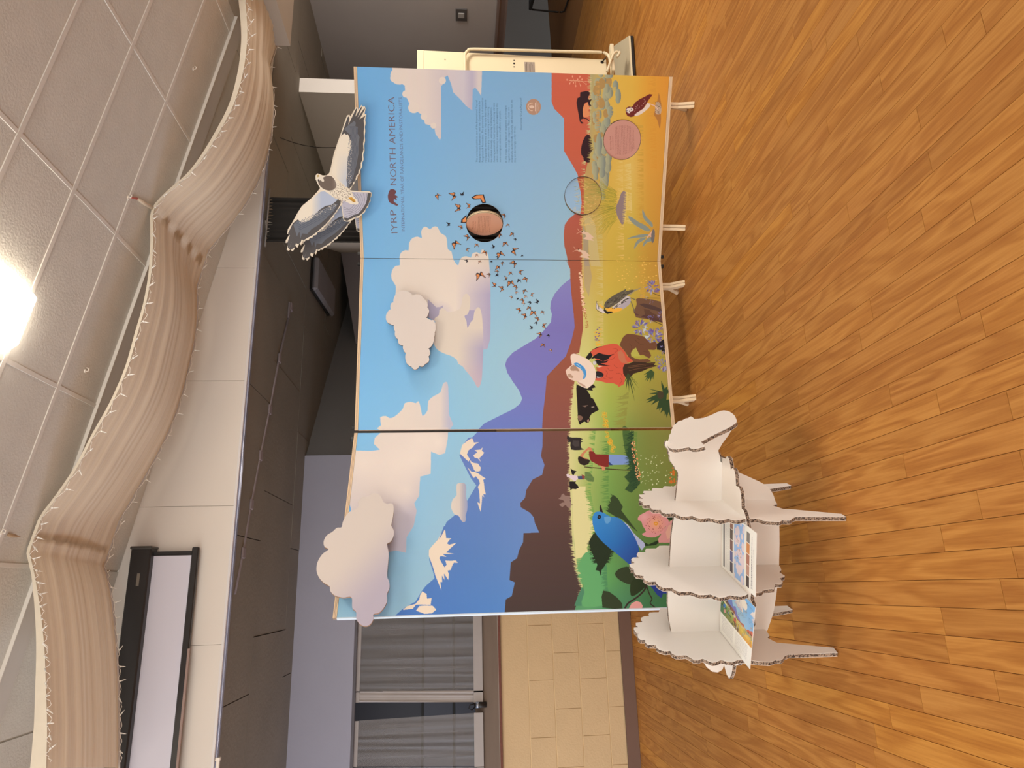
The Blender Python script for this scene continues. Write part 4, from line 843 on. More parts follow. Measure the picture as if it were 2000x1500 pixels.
mk = C.poly('B6', [(875, 310), (900, 275), (960, 245), (1000, 222), (1080, 225), (1150, 250), (1200, 290), (1235, 340), (1230, 380), (1190, 420), (1180, 470), (1140, 500), (1080, 535), (1000, 535), (950, 520), (920, 495), (970, 470), (930, 400), (915, 350), (880, 340)], PK, sm=2)
C.soft(1100 + 1085 / 6, 960 + 375 / 6, 24, 24, (236, 170, 120), .9, mk); C.soft(1100 + 950 / 6, 960 + 300 / 6, 14, 14, (232, 176, 170), .7, mk)
for _ in range(60):
    a = R_.random() * 6.28; q = 9 + R_.random() * 9; x_, y_ = 1100 + 1075 / 6 + q * math.cos(a), 960 + 385 / 6 + q * math.sin(a); C.poly('P', [(x_ - .7, y_), (x_, y_ - .7), (x_ + .7, y_), (x_, y_ + .7)], (130, 50, 50))
C.poly('B6', [(1060, 375), (1085, 355), (1112, 375), (1088, 400)], (226, 150, 40), sm=3); C.poly('B6', [(1072, 377), (1086, 367), (1100, 378), (1087, 388)], (236, 176, 120), sm=3)
LF = (52, 62, 38)
C.poly('B6', [(605, 965), (650, 910), (740, 880), (840, 900), (880, 960), (860, 1040), (790, 1090), (700, 1060), (640, 1020)], LF, sm=2)
C.poly('B6', [(790, 1210), (785, 1100), (820, 1030), (880, 1000), (980, 1010), (990, 1070), (950, 1130), (880, 1190), (820, 1225)], (44, 56, 32), sm=2)
C.poly('B6', [(460, 1360), (450, 1230), (470, 1160), (540, 1175), (630, 1240), (690, 1310), (695, 1370), (600, 1375)], LF, sm=1)
C.stroke('B6', [(990, 1060), (960, 1140), (900, 1210), (820, 1270), (760, 1310), (720, 1370)], 3.2, (56, 42, 36), sm=4); C.stroke('B6', [(980, 1110), (1010, 1200), (1040, 1260), (1020, 1310), (1080, 1360)], 2.0, (56, 42, 36), sm=4)
C.poly('B6', [(770, 1370), (800, 1310), (860, 1282), (910, 1300), (932, 1340), (925, 1372)], (228, 160, 152), sm=1)
# monarch swarm
def monarch(x, y, r, a, kind=0):
    ca, sa = math.cos(a), math.sin(a)
    def tr(pts): return [(x + (p * ca - q * sa) * r, y + (p * sa + q * ca) * r) for p, q in pts]
    W1 = np.array([(.12, 0), (.45, .5), (.85, 1.15), (1.1, 1.5), (.92, 1.6), (.45, 1.32), (.02, 1.12), (-.4, 1.15), (-.78, .9), (-.8, .5), (-.45, .12)])
    BK = (34, 30, 40); side = {0: .62, 1: .30, 2: .38, 3: .5}[kind]
    for sgn, fo, sh_ in ((-1, side, .25), (1, 1.0, 0)):
        w = W1.copy(); w[:, 1] *= sgn * fo; w[:, 0] += w[:, 1] * sgn * sh_
        C.poly('P', tr(w), BK)
        if kind != 2:
            c0 = w.mean(axis=0); c0[1] -= .12 * sgn * fo
            C.poly('P', tr(c0 + (w - c0) * .74), (226, 142, 84) if kind != 3 else (224, 168, 130))
            if r > 3:
                for q_ in ((.8, 1.3), (.25, 1.1), (-.6, .9)): C.stroke('P', tr([(0, 0), (q_[0] + q_[1] * fo * sh_, q_[1] * sgn * fo)]), .35, BK)
    C.stroke('P', tr([(.35, 0), (-.45, 0)]), max(.5, r * .14), (30, 26, 34))
bf = [(68, 180, 15, 1.5, 0), (130, 165, 9, 2.4, 2), (105, 280, 15, 1.9, 0), (190, 262, 10, 1.0, 0), (26, 415, 9, 1.9, 2), (130, 440, 10, .6, 1), (85, 565, 16, -.3, 0), (180, 515, 11, .4, 0), (180, 610, 8, -.9, 3), (258, 578, 9, -.6, 3), (325, 640, 10, .8, 0),
      (388, 598, 8, 1.4, 2), (448, 650, 15, -.1, 0), (425, 680, 6, .6, 2), (560, 620, 14, -.9, 0), (490, 565, 11, -.7, 0), (550, 490, 10, .5, 1), (572, 535, 6, .4, 2), (628, 665, 5, .5, 2), (512, 415, 7, -.4, 0), (480, 340, 9, 1.3, 0), (450, 495, 10, -1.0, 1),
      (258, 660, 6, .3, 3), (175, 712, 7, .5, 2), (282, 712, 7, .1, 3), (285, 820, 18, -.9, 0), (358, 822, 8, 1.2, 3), (378, 715, 5, 0, 2), (468, 720, 8, -.4, 1), (560, 730, 13, .2, 0), (435, 760, 11, .4, 1), (425, 795, 8, .2, 3), (425, 825, 7, .7, 2), (535, 805, 9, -.7, 1),
      (612, 792, 9, -.8, 0), (492, 855, 9, 1.2, 3), (655, 855, 10, .8, 0), (535, 885, 14, -.7, 0), (605, 865, 9, .3, 2), (398, 910, 11, 1.1, 1), (460, 935, 11, 1.6, 0), (575, 922, 9, .3, 0), (580, 960, 6, -.3, 3), (648, 950, 9, -1.0, 0), (705, 978, 7, -.9, 0), (540, 1005, 7, .5, 3),
      (592, 1015, 6, .2, 2), (630, 1030, 9, .2, 0), (655, 995, 7, .1, 3), (640, 1055, 7, .3, 3), (690, 1050, 8, 1.3, 2), (745, 1045, 9, 1.5, 2), (602, 1110, 10, 1.4, 0), (685, 1090, 9, -.4, 0), (648, 1158, 11, 1.5, 0), (720, 1130, 13, -.5, 0), (795, 1125, 8, .6, 3), (752, 1182, 9, .5, 0),
      (742, 1215, 7, 1.0, 2), (700, 1255, 8, 1.1, 2), (802, 1230, 10, -1.1, 0), (772, 1308, 10, .4, 0), (842, 1318, 7, 1.0, 2), (798, 1392, 9, -.4, 0), (862, 1435, 7, 1.0, 3)]
for i_, (a_, b_, r_, an, kd) in enumerate(bf): monarch(870 + a_ / 4.1667, 340 + b_ / 4.1667, r_ * .42, an + math.pi / 2 + (.5 if i_ % 2 else -.4), kd)
monarch(880 - 24, 381, 5.5, .6, 1)
C.poly('BF', [(210, 190), (250, 168), (312, 166), (330, 235), (300, 240), (285, 205), (230, 208)], (36, 30, 40)); C.poly('BF', [(222, 190), (255, 175), (305, 172), (320, 225), (305, 230), (288, 198), (240, 200)], (226, 142, 84))
C.poly('BF', [(172, 330), (130, 370), (125, 398), (170, 400)], (36, 30, 40)); C.poly('BF', [(170, 345), (140, 372), (140, 392), (170, 390)], (230, 146, 84))
# lettering
INK = (112, 84, 92); INK2 = (98, 110, 150)
C.text('IYRP', 776.5, 455, 773.8, 410.5, 12.5, INK, -.012); C.text('NORTH AMERICA', 774.5, 362, 770, 189.5, 12.5, INK, -.012)
C.text('INTERNATIONAL YEAR OF RANGELANDS AND PASTORALISTS', 790.5, 452, 785, 190.5, 6.0, INK2, -.004)
C.poly('P', [(757.5, 385), (758.5, 378), (762, 370.5), (769, 370), (773.5, 373.5), (772.5, 378), (771, 381), (775.5, 383), (776.5, 386), (773, 386.5), (775, 389), (774, 391), (770, 389), (769, 393), (772, 396), (776.5, 399), (777.5, 401), (774, 402), (769.5, 399.5), (764, 397.5), (759.5, 393.5)], (110, 66, 70), sm=2)
body = ['The arts-based exhibit is part of the International Year of', 'Rangelands and Pastoralists with the Global Alliance for', 'Rangelands & Pastoralists. The partnership is dedicated to', 'raising global awareness of the vital role that rangelands',
        'and pastoralists play in conserving and enhancing', 'bio-cultural diversity, addressing land degradation,', 'fostering sustainable food systems, advancing climate', 'action, contributing to economies, and supporting the', 'socio-ecological resilience of millions of people.']
ends = [196, 197, 191.5, 195, 209.5, 209.5, 201.5, 202.5, 216.5]
for k_, (t_, e_) in enumerate(zip(body, ends)): C.text(t_, 932.8 + k_ * 5.68, 316.8, 932.3 + k_ * 5.66, e_, 3.4, (78, 112, 150))
for k_, (t_, e_) in enumerate(zip(['In this image, many types of rangelands are brought', 'together into a single composite. These places are', 'ecologically, economically, culturally, and societally vital, yet', 'they are increasingly under threat.'], [206.5, 210, 195, 246.5])):
    C.text(t_, 989.8 + k_ * 5.75, 317.3, 989.4 + k_ * 5.75, e_, 3.4, (78, 112, 150))
C.text('Illustration © Lara Kantroff', 1019.3, 253.5, 1018.8, 191, 3.4, (78, 112, 150))
# round emblem
t_ = np.linspace(0, 2 * math.pi, 40)[:-1]
C.poly('P', [(1042 + 14.4 * math.cos(q), 209 + 15.6 * math.sin(q)) for q in t_], (178, 138, 114))
C.poly('P', [(1048.5, 201), (1049, 216.5), (1049.6, 222), (1048.3, 222), (1048, 197)], (222, 200, 184), .0)
for q in np.linspace(-2.4, 2.4, 13):
    x_, y_ = 1038.5 - 7.2 * math.cos(q * .72), 209 + 7.4 * math.sin(q * .72); C.poly('P', [(x_ - 1, y_ - .8), (x_ + 1, y_ - .6), (x_ + 1, y_ + .6), (x_ - 1, y_ + .8)], (226, 190, 160))
C.poly('P', [(1034, 207), (1040, 206), (1043, 208.4), (1043, 211), (1038, 212), (1034, 210.5)], (222, 190, 168), sm=2)
C.stroke('P', [(1045.8, 201), (1045.8, 217.5)], 1.5, (226, 200, 182)); C.stroke('P', [(1048.6, 197.5), (1048.6, 222)], .7, (220, 194, 172))
C.stroke('P', [(1051, 202), (1051, 217)], .7, (206, 174, 152))
IM = C.image('mural_print'); M_MURAL = print_mat('mural_print', IM)
print('mural drawn')
# ================================================================ THINGS
M_PLY = mat('plywood_edge', alb((222, 190, 156)), .55, .05, 3)
def ply_mat():
    k = NT('ply_layers'); tc = k.add('ShaderNodeTexCoord'); sp = k.add('ShaderNodeSeparateXYZ'); k.link(tc.outputs['UV'], sp.inputs[0])
    return k
M_PLYF = mat('birch_face', alb((232, 200, 158)), .5, .07, 3, stretch=(1, 1, 8))
M_PLYL = mat('ply_glue_line', alb((150, 112, 82)), .6, .1, 10)
M_BLACK = mat('black_plastic', (.015, .013, .012), .4, .1, 5)
M_WHITE_EDGE = mat('panel_side_film', alb((206, 214, 216)), .5)
# ---- the folding mural
disp = thing('folding_display', 'three-panel folding plywood mural of sky, mountains and grassland standing on small feet', 'display board', (1.5, 3.9, 0))
DL = disp.location
HOLES = {2: [(.228, 1.318, .119), (.752, .454, .121), (.4065, .689, .121)]}
TH = .020
def panel(i):
    a0 = (.0, .002, .0015)[i]; a1 = LEN[i] - (.019, .0015, .0)[i]
    zt, zb = ZT - .0205, ZB + .0225
    bm = bmesh.new(); out = [(a0, zb), (a1, zb), (a1, zt), (a0, zt)]
    vs = [bm.verts.new((s_, z_, 0)) for s_, z_ in out]; ed = [bm.edges.new((vs[q], vs[(q + 1) % 4])) for q in range(4)]
    for hs, hz, hr in HOLES.get(i, []):
        c = [bm.verts.new((hs + hr * math.cos(t), hz + hr * math.sin(t), 0)) for t in np.linspace(0, 2 * math.pi, 57)[:-1]]
        ed += [bm.edges.new((c[q], c[(q + 1) % 56])) for q in range(56)]
    bmesh.ops.triangle_fill(bm, use_beauty=True, use_dissolve=False, edges=ed)
    front = list(bm.faces)
    r = bmesh.ops.extrude_face_region(bm, geom=front)
    for v in [g_ for g_ in r['geom'] if isinstance(g_, bmesh.types.BMVert)]: v.co.z = -TH
    newf = set(g_ for g_ in r['geom'] if isinstance(g_, bmesh.types.BMFace))
    uv = bm.loops.layers.uv.new('UVMap')
    for f in bm.faces:
        zs = [v.co.z for v in f.verts]
        f.material_index = 0 if max(abs(z) for z in zs) < 1e-6 else 1
        for l in f.loops: l[uv].uv = ((S0[i] + l.vert.co.x) / STOT, (l.vert.co.y - ZB) / (ZT - ZB))
    for v in bm.verts:
        p = pan_pt(i, v.co.x, v.co.y, v.co.z); v.co = Vector((p[0] - DL[0], p[1] - DL[1], p[2] - DL[2]))
    bmesh.ops.recalc_face_normals(bm, faces=bm.faces)
    me = D.meshes.new('mural_panel'); bm.to_mesh(me); bm.free(); me.materials.append(M_MURAL); me.materials.append(M_PLY)
    o = D.objects.new('mural_panel', me); COL.objects.link(o); o.parent = disp
    o['label'] = ['left mural panel with snowy mountains, dark mesas and bluebird', 'middle mural panel with big cloud, purple hill and seated woman in red', 'right mural panel with lettering, butterflies, bison and owl'][i]
    # layered edge strips top and bottom
    for nm, z0, z1 in (('top_edge', ZT - .020, ZT), ('bottom_edge', ZB, ZB + .022)):
        n_ = 3
        for q in range(n_):
            za, zb_ = z0 + (z1 - z0) * q / n_, z0 + (z1 - z0) * (q + 1) / n_
            g = G(); g.prism([pan_pt(i, a0, za + .0007, .002), pan_pt(i, a1, za + .0007, .002), pan_pt(i, a1, zb_ - .0007, .002), pan_pt(i, a0, zb_ - .0007, .002)], pan_pt(i, 0, 0, -TH) - pan_pt(i, 0, 0, .0))
            g.obj('ply_layer', M_PLYF if q != 1 else M_PLY, o)
        g = G(); g.prism([pan_pt(i, a0, z0, .0008), pan_pt(i, a1, z0, .0008), pan_pt(i, a1, z1, .0008), pan_pt(i, a0, z1, .0008)], pan_pt(i, 0, 0, -TH + .002) - pan_pt(i, 0, 0, .0))
        g.obj(nm, M_PLYL, o)
    return o
panels = [panel(i) for i in range(3)]
g = G(); g.prism([pan_pt(0, -.004, ZB, .001), pan_pt(0, .0015, ZB, .001), pan_pt(0, .0015, ZT - .02, .001), pan_pt(0, -.004, ZT - .02, .001)], pan_pt(0, 0, 0, -TH) - pan_pt(0, 0, 0, 0)); g.obj('side_film', M_WHITE_EDGE, panels[0])
# battens behind, hinge blocks
def bar(i, s0, s1, z0, z1, o0, o1, nm, m_, par, bev=0):
    g = G(); A_ = pan_pt(i, 0, 0, o0); B_ = pan_pt(i, 0, 0, o1)
    g.prism([pan_pt(i, s0, z0, o0), pan_pt(i, s1, z0, o0), pan_pt(i, s1, z1, o0), pan_pt(i, s0, z1, o0)], B_ - A_); return g.obj(nm, m_, par, bevel=bev)
for i, s_ in ((2, .022), (2, .022), (1, LEN[1] - .022), (1, .022), (0, LEN[0] - .034)):
    pass
for i, s_, nm in ((2, .03, 0), (1, LEN[1] - .03, 0), (1, .024, 0), (0, LEN[0] - .05, 0)):
    bar(i, s_ - .012, s_ + .008, ZT - .002, ZT + .021, -.002, -TH - .01, 'hinge_clamp', M_BLACK, disp, .003)
    bar(i, s_ - .012, s_ + .008, ZB - .021, ZB + .002, -.002, -TH - .01, 'hinge_clamp', M_BLACK, disp, .003)
# feet: inverted Y of two glued plywood layers
def foot(i, s_):
    prof = [(-.100, ZB + .10), (-.064, ZB + .10), (-.064, .088), (-.012, .0), (-.052, .0), (-.094, .056), (-.150, .0), (-.190, .0), (-.104, .092)]
    for side, (d0, d1) in enumerate(((-.0185, -.0006), (.0006, .0185))):
        pts = [pan_pt(i, s_ + d0, z_, o_) for o_, z_ in prof]
        g = G(); g.prism(pts, pan_pt(i, d1, 0, 0) - pan_pt(i, d0, 0, 0))
        if side == 0: f = g.obj('foot', M_PLYF, disp, bevel=.002)
        else: g.obj('second_layer', M_PLYF, f, bevel=.002)
    g = G(); g.prism([pan_pt(i, s_ - .0006, z_, o_) for o_, z_ in prof], pan_pt(i, .0012, 0, 0) - pan_pt(i, 0, 0, 0)); g.obj('glue_line', M_PLYL, f)
    g = G(); g.prism([pan_pt(i, s_ - .03, ZB + .03, -TH), pan_pt(i, s_ + .03, ZB + .03, -TH), pan_pt(i, s_ + .03, ZB + .10, -TH), pan_pt(i, s_ - .03, ZB + .10, -TH)], pan_pt(i, 0, 0, -.05) - pan_pt(i, 0, 0, 0)); g.obj('foot_bracket', M_PLYF, f)
def sof(i, p): a, b = PAN[i]; return float((np.array(p) - a) @ (b - a) / LEN[i])
for i, s_ in ((2, sof(2, (2.892, 3.566))), (2, sof(2, (2.236, 3.944))), (1, sof(1, (1.896, 4.081))), (1, sof(1, (1.119, 4.067))), (0, .95), (0, .18)): foot(i, s_)
# ---- turning discs in the right panel
M_TAN = mat('disc_edge_board', alb((224, 196, 152)), .5, .05, 6)
def disc(idx, ang, label, face_im, tilt=0.0, roll=0.0, dz=0.0):
    hs, hz, hr = HOLES[2][idx]; c = pan_pt(2, hs, hz, -TH / 2); r = hr - .0035; th = .021
    a, b = PAN[2]; d = (b - a) / LEN[2]; ex = Vector((d[0], d[1], 0)); en = Vector((d[1], -d[0], 0)); ez = Vector((0, 0, 1))
    Rm = Matrix.Rotation(ang, 3, 'Z') @ Matrix.Rotation(tilt, 3, ex)
    e1, e2, e3 = Rm @ ex, Rm @ ez, Rm @ en
    n_ = 56; bm = bmesh.new(); uv = bm.loops.layers.uv.new('UVMap')
    F_ = [bm.verts.new(e1 * (r * math.cos(t)) + e2 * (r * math.sin(t)) + e3 * (th / 2)) for t in np.linspace(0, 2 * math.pi, n_ + 1)[:-1]]
    B_ = [bm.verts.new(v.co - e3 * th) for v in F_]
    f = bm.faces.new(F_); f.material_index = 1
    for l, t in zip(f.loops, np.linspace(0, 2 * math.pi, n_ + 1)[:-1]):
        tt = t + roll; l[uv].uv = (.5 + .5 * math.cos(tt), .5 + .5 * math.sin(tt))
    bm.faces.new(B_[::-1])
    for q in range(n_): bm.faces.new([F_[(q + 1) % n_], F_[q], B_[q], B_[(q + 1) % n_]])
    bmesh.ops.recalc_face_normals(bm, faces=bm.faces); bm.transform(Matrix.Translation(Vector(c) - DL))
    me = D.meshes.new('turning_disc'); bm.to_mesh(me); bm.free(); me.materials.append(M_TAN); me.materials.append(face_im)
    o = D.objects.new('turning_disc', me); COL.objects.link(o); o.parent = disp; o['label'] = label
    g = G()
    for k_ in range(n_):                                            # thin dark glue line round the rim
        pass
    ring = [Vector(c) + e1 * ((r + .0004) * math.cos(t)) + e2 * ((r + .0004) * math.sin(t)) + e3 * .0068 for t in np.linspace(0, 2 * math.pi, n_ + 1)]
    g.tube(ring, .0011, 6); ring2 = [p - e3 * .0136 for p in ring]; g.tube(ring2, .0011, 6); g.obj('rim_line', mat('rim_brown', alb((96, 72, 52)), .6), o)
    g = G(); g.tube([Vector(c) + Vector((0, 0, r - .001)), Vector(c) + Vector((0, 0, r + .006))], .004, 8); g.obj('pivot_pin', M_BLACK, o)
    g = G(); g.tube([Vector(c) - Vector((0, 0, r - .001)), Vector(c) - Vector((0, 0, r + .006))], .004, 8); g.obj('pivot_pin', M_BLACK, o)
def label_canvas(base, title, lines, ink, N=520):
    cv = Canvas(N, N, lambda x, y: (x, y), base)
    cv.PX = cv.PY = None
    def tx(body, cx, ytop, w, h, colr, b_=0):
        t = text_tris(body, b_); sx = w / t[:, :, 0].max(); sy = h / .7
        for tr in t: cv.put(cv.mask(np.stack([cx - w / 2 + tr[:, 0] * sx, ytop - tr[:, 1] * sy], 1)), colr)
    tx(title[0], N * .46, N * .20, N * .34, N * .034, ink, .01); tx(title[1], N * .46, N * .255, N * .34, N * .026, ink)
    R2 = np.random.default_rng(len(lines)); y = N * .335
    for L_ in lines:
        hw = math.sqrt(max(.02, .44 ** 2 - ((y / N) - .5) ** 2)); w = N * hw * 2 * .86
        tx(L_, N * .5, y, w, N * .024, ink); y += N * .0405
    return cv.image('label_' + title[0].split()[0].lower())
owl_txt = ['Burrowing owls nest in the ground and', 'often use the old burrows of prairie dogs, badgers', 'and ground squirrels. They live in open, dry country with', 'short grass and few trees, where they can see far and hunt', 'insects, mice and small birds. Grazing by bison and by cattle', 'keeps the grass short, which helps the owls to watch for danger', 'and to find food for their young. When the owls are threatened', 'they bob up and down and hiss like a rattlesnake. Their', 'numbers are falling as grassland is ploughed and', 'as burrowing animals are lost, so many', 'ranchers leave burrows alone and', 'help to count the nests', 'each summer.']
mon_txt = ['Monarchs travel thousands of miles', 'each year between Mexico, the United States and', 'Canada. Along the way they need rangelands that are', 'full of flowers, and milkweed on which to lay their eggs.', 'The caterpillars eat nothing else. Good grazing keeps', 'open places where milkweed and nectar plants grow,', 'and gives the butterflies somewhere to rest', 'on their long journey south', 'every autumn.']
im1 = label_canvas((222, 162, 130), ('Monarch', 'Butterflies'), mon_txt, (150, 92, 66))
im2 = label_canvas((202, 146, 130), ('Burrowing Owls', 'Athene cunicularia'), owl_txt, (146, 88, 82))
disc(0, math.radians(-52), 'butterfly disc turned half open with pinkish text face and cream rim', print_mat('monarch_label', im1))
disc(1, math.radians(-8), 'nearly closed pink disc with owl text', print_mat('owl_label', im2), roll=math.radians(-7))
# grass disc: prairie picture continuing the mural
cv = Canvas(420, 420, lambda x, y: (x, y), (150, 182, 208))
def cp(pts, col): cv.put(cv.mask(np.array(pts, float) * 4.2), col)
cp([(0, 42), (30, 46), (60, 43), (100, 33), (100, 60), (0, 60)], (190, 90, 66)); cp([(0, 52), (100, 52), (100, 100), (0, 100)], (192, 158, 84))
R3 = np.random.default_rng(9)
for _ in range(170):
    x_, y_ = R3.random() * 100, 30 + R3.random() * 62; l = 5 + R3.random() * 12; a_ = (R3.random() - .5) * .8
    cp([(x_ - .5, y_), (x_ + .5, y_), (x_ + l * math.sin(a_), y_ - l)], (228, 196, 120) if R3.random() < .6 else (150, 150, 76))
for _ in range(40):
    x_ = 45 + R3.random() * 40; l = 20 + R3.random() * 36; cp([(x_ - .35, 100), (x_ + .35, 100), (x_ + (R3.random() - .5) * 20, 100 - l)], (140, 144, 66))
im3 = cv.image('grass_disc_print')
disc(2, math.radians(12), 'disc with printed sky and seed heads, slightly turned', print_mat('grass_disc_print', im3))

# ---- cutout boards
M_CUTW = mat('cutout_cream_print', alb((228, 213, 200), .88), .55, .015, 2)
def board(pts3, off, name, mats, label, cat, org, bevel=0.0):
    g = G(); g.prism(pts3, off, 0, 1); o = link(name, g.mesh(name, org), mats); o.location = org; return tag(o, label, cat)
n1 = np.array([(P2 - P3)[1], -(P2 - P3)[0]]) / LEN[1]
ck = [(135, 690), (160, 650), (200, 628), (235, 630), (272, 640), (298, 672), (340, 660), (365, 662), (392, 690), (412, 712), (432, 740), (430, 775), (445, 800), (435, 840), (420, 866), (445, 880), (465, 890), (478, 885), (495, 905), (503, 950), (495, 1000), (488, 1040), (485, 1075), (470, 1110), (440, 1138), (455, 1180), (440, 1210), (445, 1250), (412, 1275), (385, 1300), (358, 1292), (340, 1320), (312, 1325), (290, 1300), (262, 1285), (243, 1260), (240, 1180), (218, 1150), (215, 1112), (180, 1100), (170, 1055), (145, 1030), (145, 990), (133, 930), (100, 920), (75, 905), (62, 860), (75, 820), (105, 790), (108, 740), (130, 728)]
pk = lobes(ph('K8', ck), .10, 4)
pts = []
for x_, y_ in pk:
    s_, z_ = pan_hit(x_, y_, 1, .055); pts.append(pan_pt(1, s_, z_, .055))
cc = np.mean(pts, axis=0)
board(pts, np.array([-n1[0], -n1[1], 0]) * .012, 'cloud_cutout', [M_CUTW, M_PLYL], 'small plain cream cloud cutout standing off the middle mural panel', 'cloud cutout', tuple(cc))
o_ = D.objects['cloud_cutout']
def pegs(par, i, lst, off):
    for s_, z_ in lst:
        g = G(); g.tube([pan_pt(i, s_, z_, off - .012), pan_pt(i, s_, z_, -.002)], .012, 10); g.obj('standoff_peg', M_PLY, par, org=par.location)
s_, z_ = pan_hit(805, 640, 1, .055); pegs(o_, 1, [(s_, z_ + .09), (s_ + .1, z_), (s_ - .12, z_ - .02)], .055)
# large lavender-bellied cloud over the left panel
k = NT('cloud_airbrush'); tc = k.add('ShaderNodeTexCoord'); sep = k.add('ShaderNodeSeparateXYZ'); k.link(tc.outputs['Object'], sep.inputs[0])
m1 = k.add('ShaderNodeMath', operation='MULTIPLY_ADD'); m1.inputs[1].default_value = -1.5; m1.inputs[2].default_value = 0.34; k.link(sep.outputs[2], m1.inputs[0])
m2 = k.add('ShaderNodeMath', operation='MULTIPLY_ADD'); m2.inputs[1].default_value = -1.35; k.link(sep.outputs[0], m2.inputs[0]); k.link(m1.outputs[0], m2.inputs[2])
rp = k.add('ShaderNodeValToRGB'); k.link(m2.outputs[0], rp.inputs[0]); rp.color_ramp.interpolation = 'EASE'
rp.color_ramp.elements[0].position = .22; rp.color_ramp.elements[0].color = rgba(alb((230, 214, 200), .80)); rp.color_ramp.elements[1].position = .78; rp.color_ramp.elements[1].color = rgba(alb((190, 178, 190), .86))
k.link(rp.outputs[0], k.b.inputs['Base Color']); k.b.inputs['Roughness'].default_value = .55; M_CLOUD2 = k.m
cl = [(500, 250), (497, 200), (540, 155), (598, 150), (630, 120), (690, 122), (730, 165), (742, 205), (765, 212), (782, 225), (805, 215), (832, 222), (845, 260), (838, 350), (822, 432), (845, 480), (842, 540), (815, 590), (780, 615), (795, 700), (790, 800), (780, 925), (800, 980), (803, 1040), (778, 1105), (780, 1170), (745, 1240), (700, 1285), (648, 1298), (645, 1350), (610, 1400), (560, 1413), (510, 1390), (480, 1340), (478, 1275), (440, 1235), (432, 1132), (350, 1135), (270, 1115), (225, 1070), (218, 1025), (160, 990), (110, 930), (90, 860), (105, 780), (150, 710), (208, 665), (170, 640), (160, 590), (190, 530), (248, 492), (290, 455), (335, 448), (350, 390), (400, 310), (460, 278)]
OFF0 = .105
pl2 = smooth_closed(ph('CL', cl), 4); pts = []
for x_, y_ in pl2:
    s_, z_ = pan_hit(x_, y_, 0, OFF0); pts.append(pan_pt(0, s_, z_, OFF0))
n0 = np.array([(P3 - P4)[1], -(P3 - P4)[0]]) / LEN[0]; cc2 = np.mean(pts, axis=0)
o_ = board(pts, np.array([-n0[0], -n0[1], 0]) * .012, 'cloud_cutout', [M_CLOUD2, M_PLYL], 'large cloud cutout with lavender belly over top left corner of mural', 'cloud cutout', tuple(cc2))
s_, z_ = pan_hit(720, 1080, 0, OFF0); pegs(o_, 0, [(s_, z_ + .02), (s_ - .10, z_ + .03), (s_ + .12, z_ + .03)], OFF0)

# ---- hawk on the top edge
a, b = PAN[2]; d2 = (b - a) / LEN[2]; n2v = np.array([d2[1], -d2[0]])
OH = .10
def hw(x, y): return pan_hit(x, y, 2, OH)
hs0, hz1 = hw(712, 500)[0] - .06, hw(555, 350)[1] + .05
HPP = 1500.0
HC = Canvas(int(1.15 * HPP), int(.75 * HPP), lambda x, y: ((hw(x, y)[0] - hs0) * HPP, (hz1 - hw(x, y)[1]) * HPP), (228, 212, 188))
yy_, xx_ = np.mgrid[0:HC.h, 0:HC.w].astype(np.float32)
sgrid = hs0 + xx_ / HPP; zgrid = hz1 - yy_ / HPP
pw = a[0] + n2v[0] * OH + d2[0] * sgrid; qw = a[1] + n2v[1] * OH + d2[1] * sgrid
c = np.einsum('ij,jab->iab', MC, np.stack([pw, -(zgrid - CH), qw])); HC.PX = 1000 + F * c[1] / c[2]; HC.PY = 1500 - (750 + F * c[0] / c[2])
outl = [(830, 24), (840, 42), (862, 38), (870, 60), (860, 110), (878, 118), (866, 170), (872, 200), (862, 240), (868, 280), (860, 330), (866, 370), (855, 420), (860, 470), (846, 510), (852, 560), (836, 590), (838, 630), (815, 660), (812, 695), (792, 715), (788, 745), (765, 765), (760, 795), (738, 815), (730, 842), (712, 855), (740, 862), (820, 868), (905, 866), (930, 885), (926, 915), (915, 935), (918, 965), (900, 985), (895, 1020), (872, 1040), (862, 1075), (838, 1090), (815, 1118), (790, 1130), (770, 1120), (750, 1145), (725, 1155), (700, 1165), (670, 1160), (655, 1150), (648, 1110), (636, 1030), (630, 1000), (612, 1035), (596, 1050), (590, 1075), (566, 1092), (560, 1120), (535, 1135), (525, 1160), (500, 1175), (490, 1200), (465, 1212), (458, 1235), (432, 1242), (420, 1262), (396, 1272), (388, 1296), (360, 1300), (350, 1320), (322, 1325), (312, 1345), (285, 1345), (270, 1362), (262, 1345), (240, 1395), (225, 1372), (205, 1420), (185, 1400), (170, 1440), (150, 1455), (140, 1430), (120, 1450), (100, 1440), (112, 1370), (88, 1372), (90, 1350), (125, 1290), (105, 1285), (110, 1240), (150, 1180), (205, 1080), (250, 1010), (340, 935), (400, 870), (425, 838), (400, 790), (382, 750), (382, 712), (400, 694), (420, 700), (450, 714), (490, 712), (515, 690), (530, 640), (560, 500), (600, 380), (640, 270), (665, 190), (690, 125), (712, 120), (720, 140), (755, 80), (775, 48), (795, 52), (800, 75)]
GY = (84, 80, 78); CRM = (232, 218, 196)
def hp(pts, col, al=1.0, sm=0): return HC.poly('HK', pts, col, al, sm)
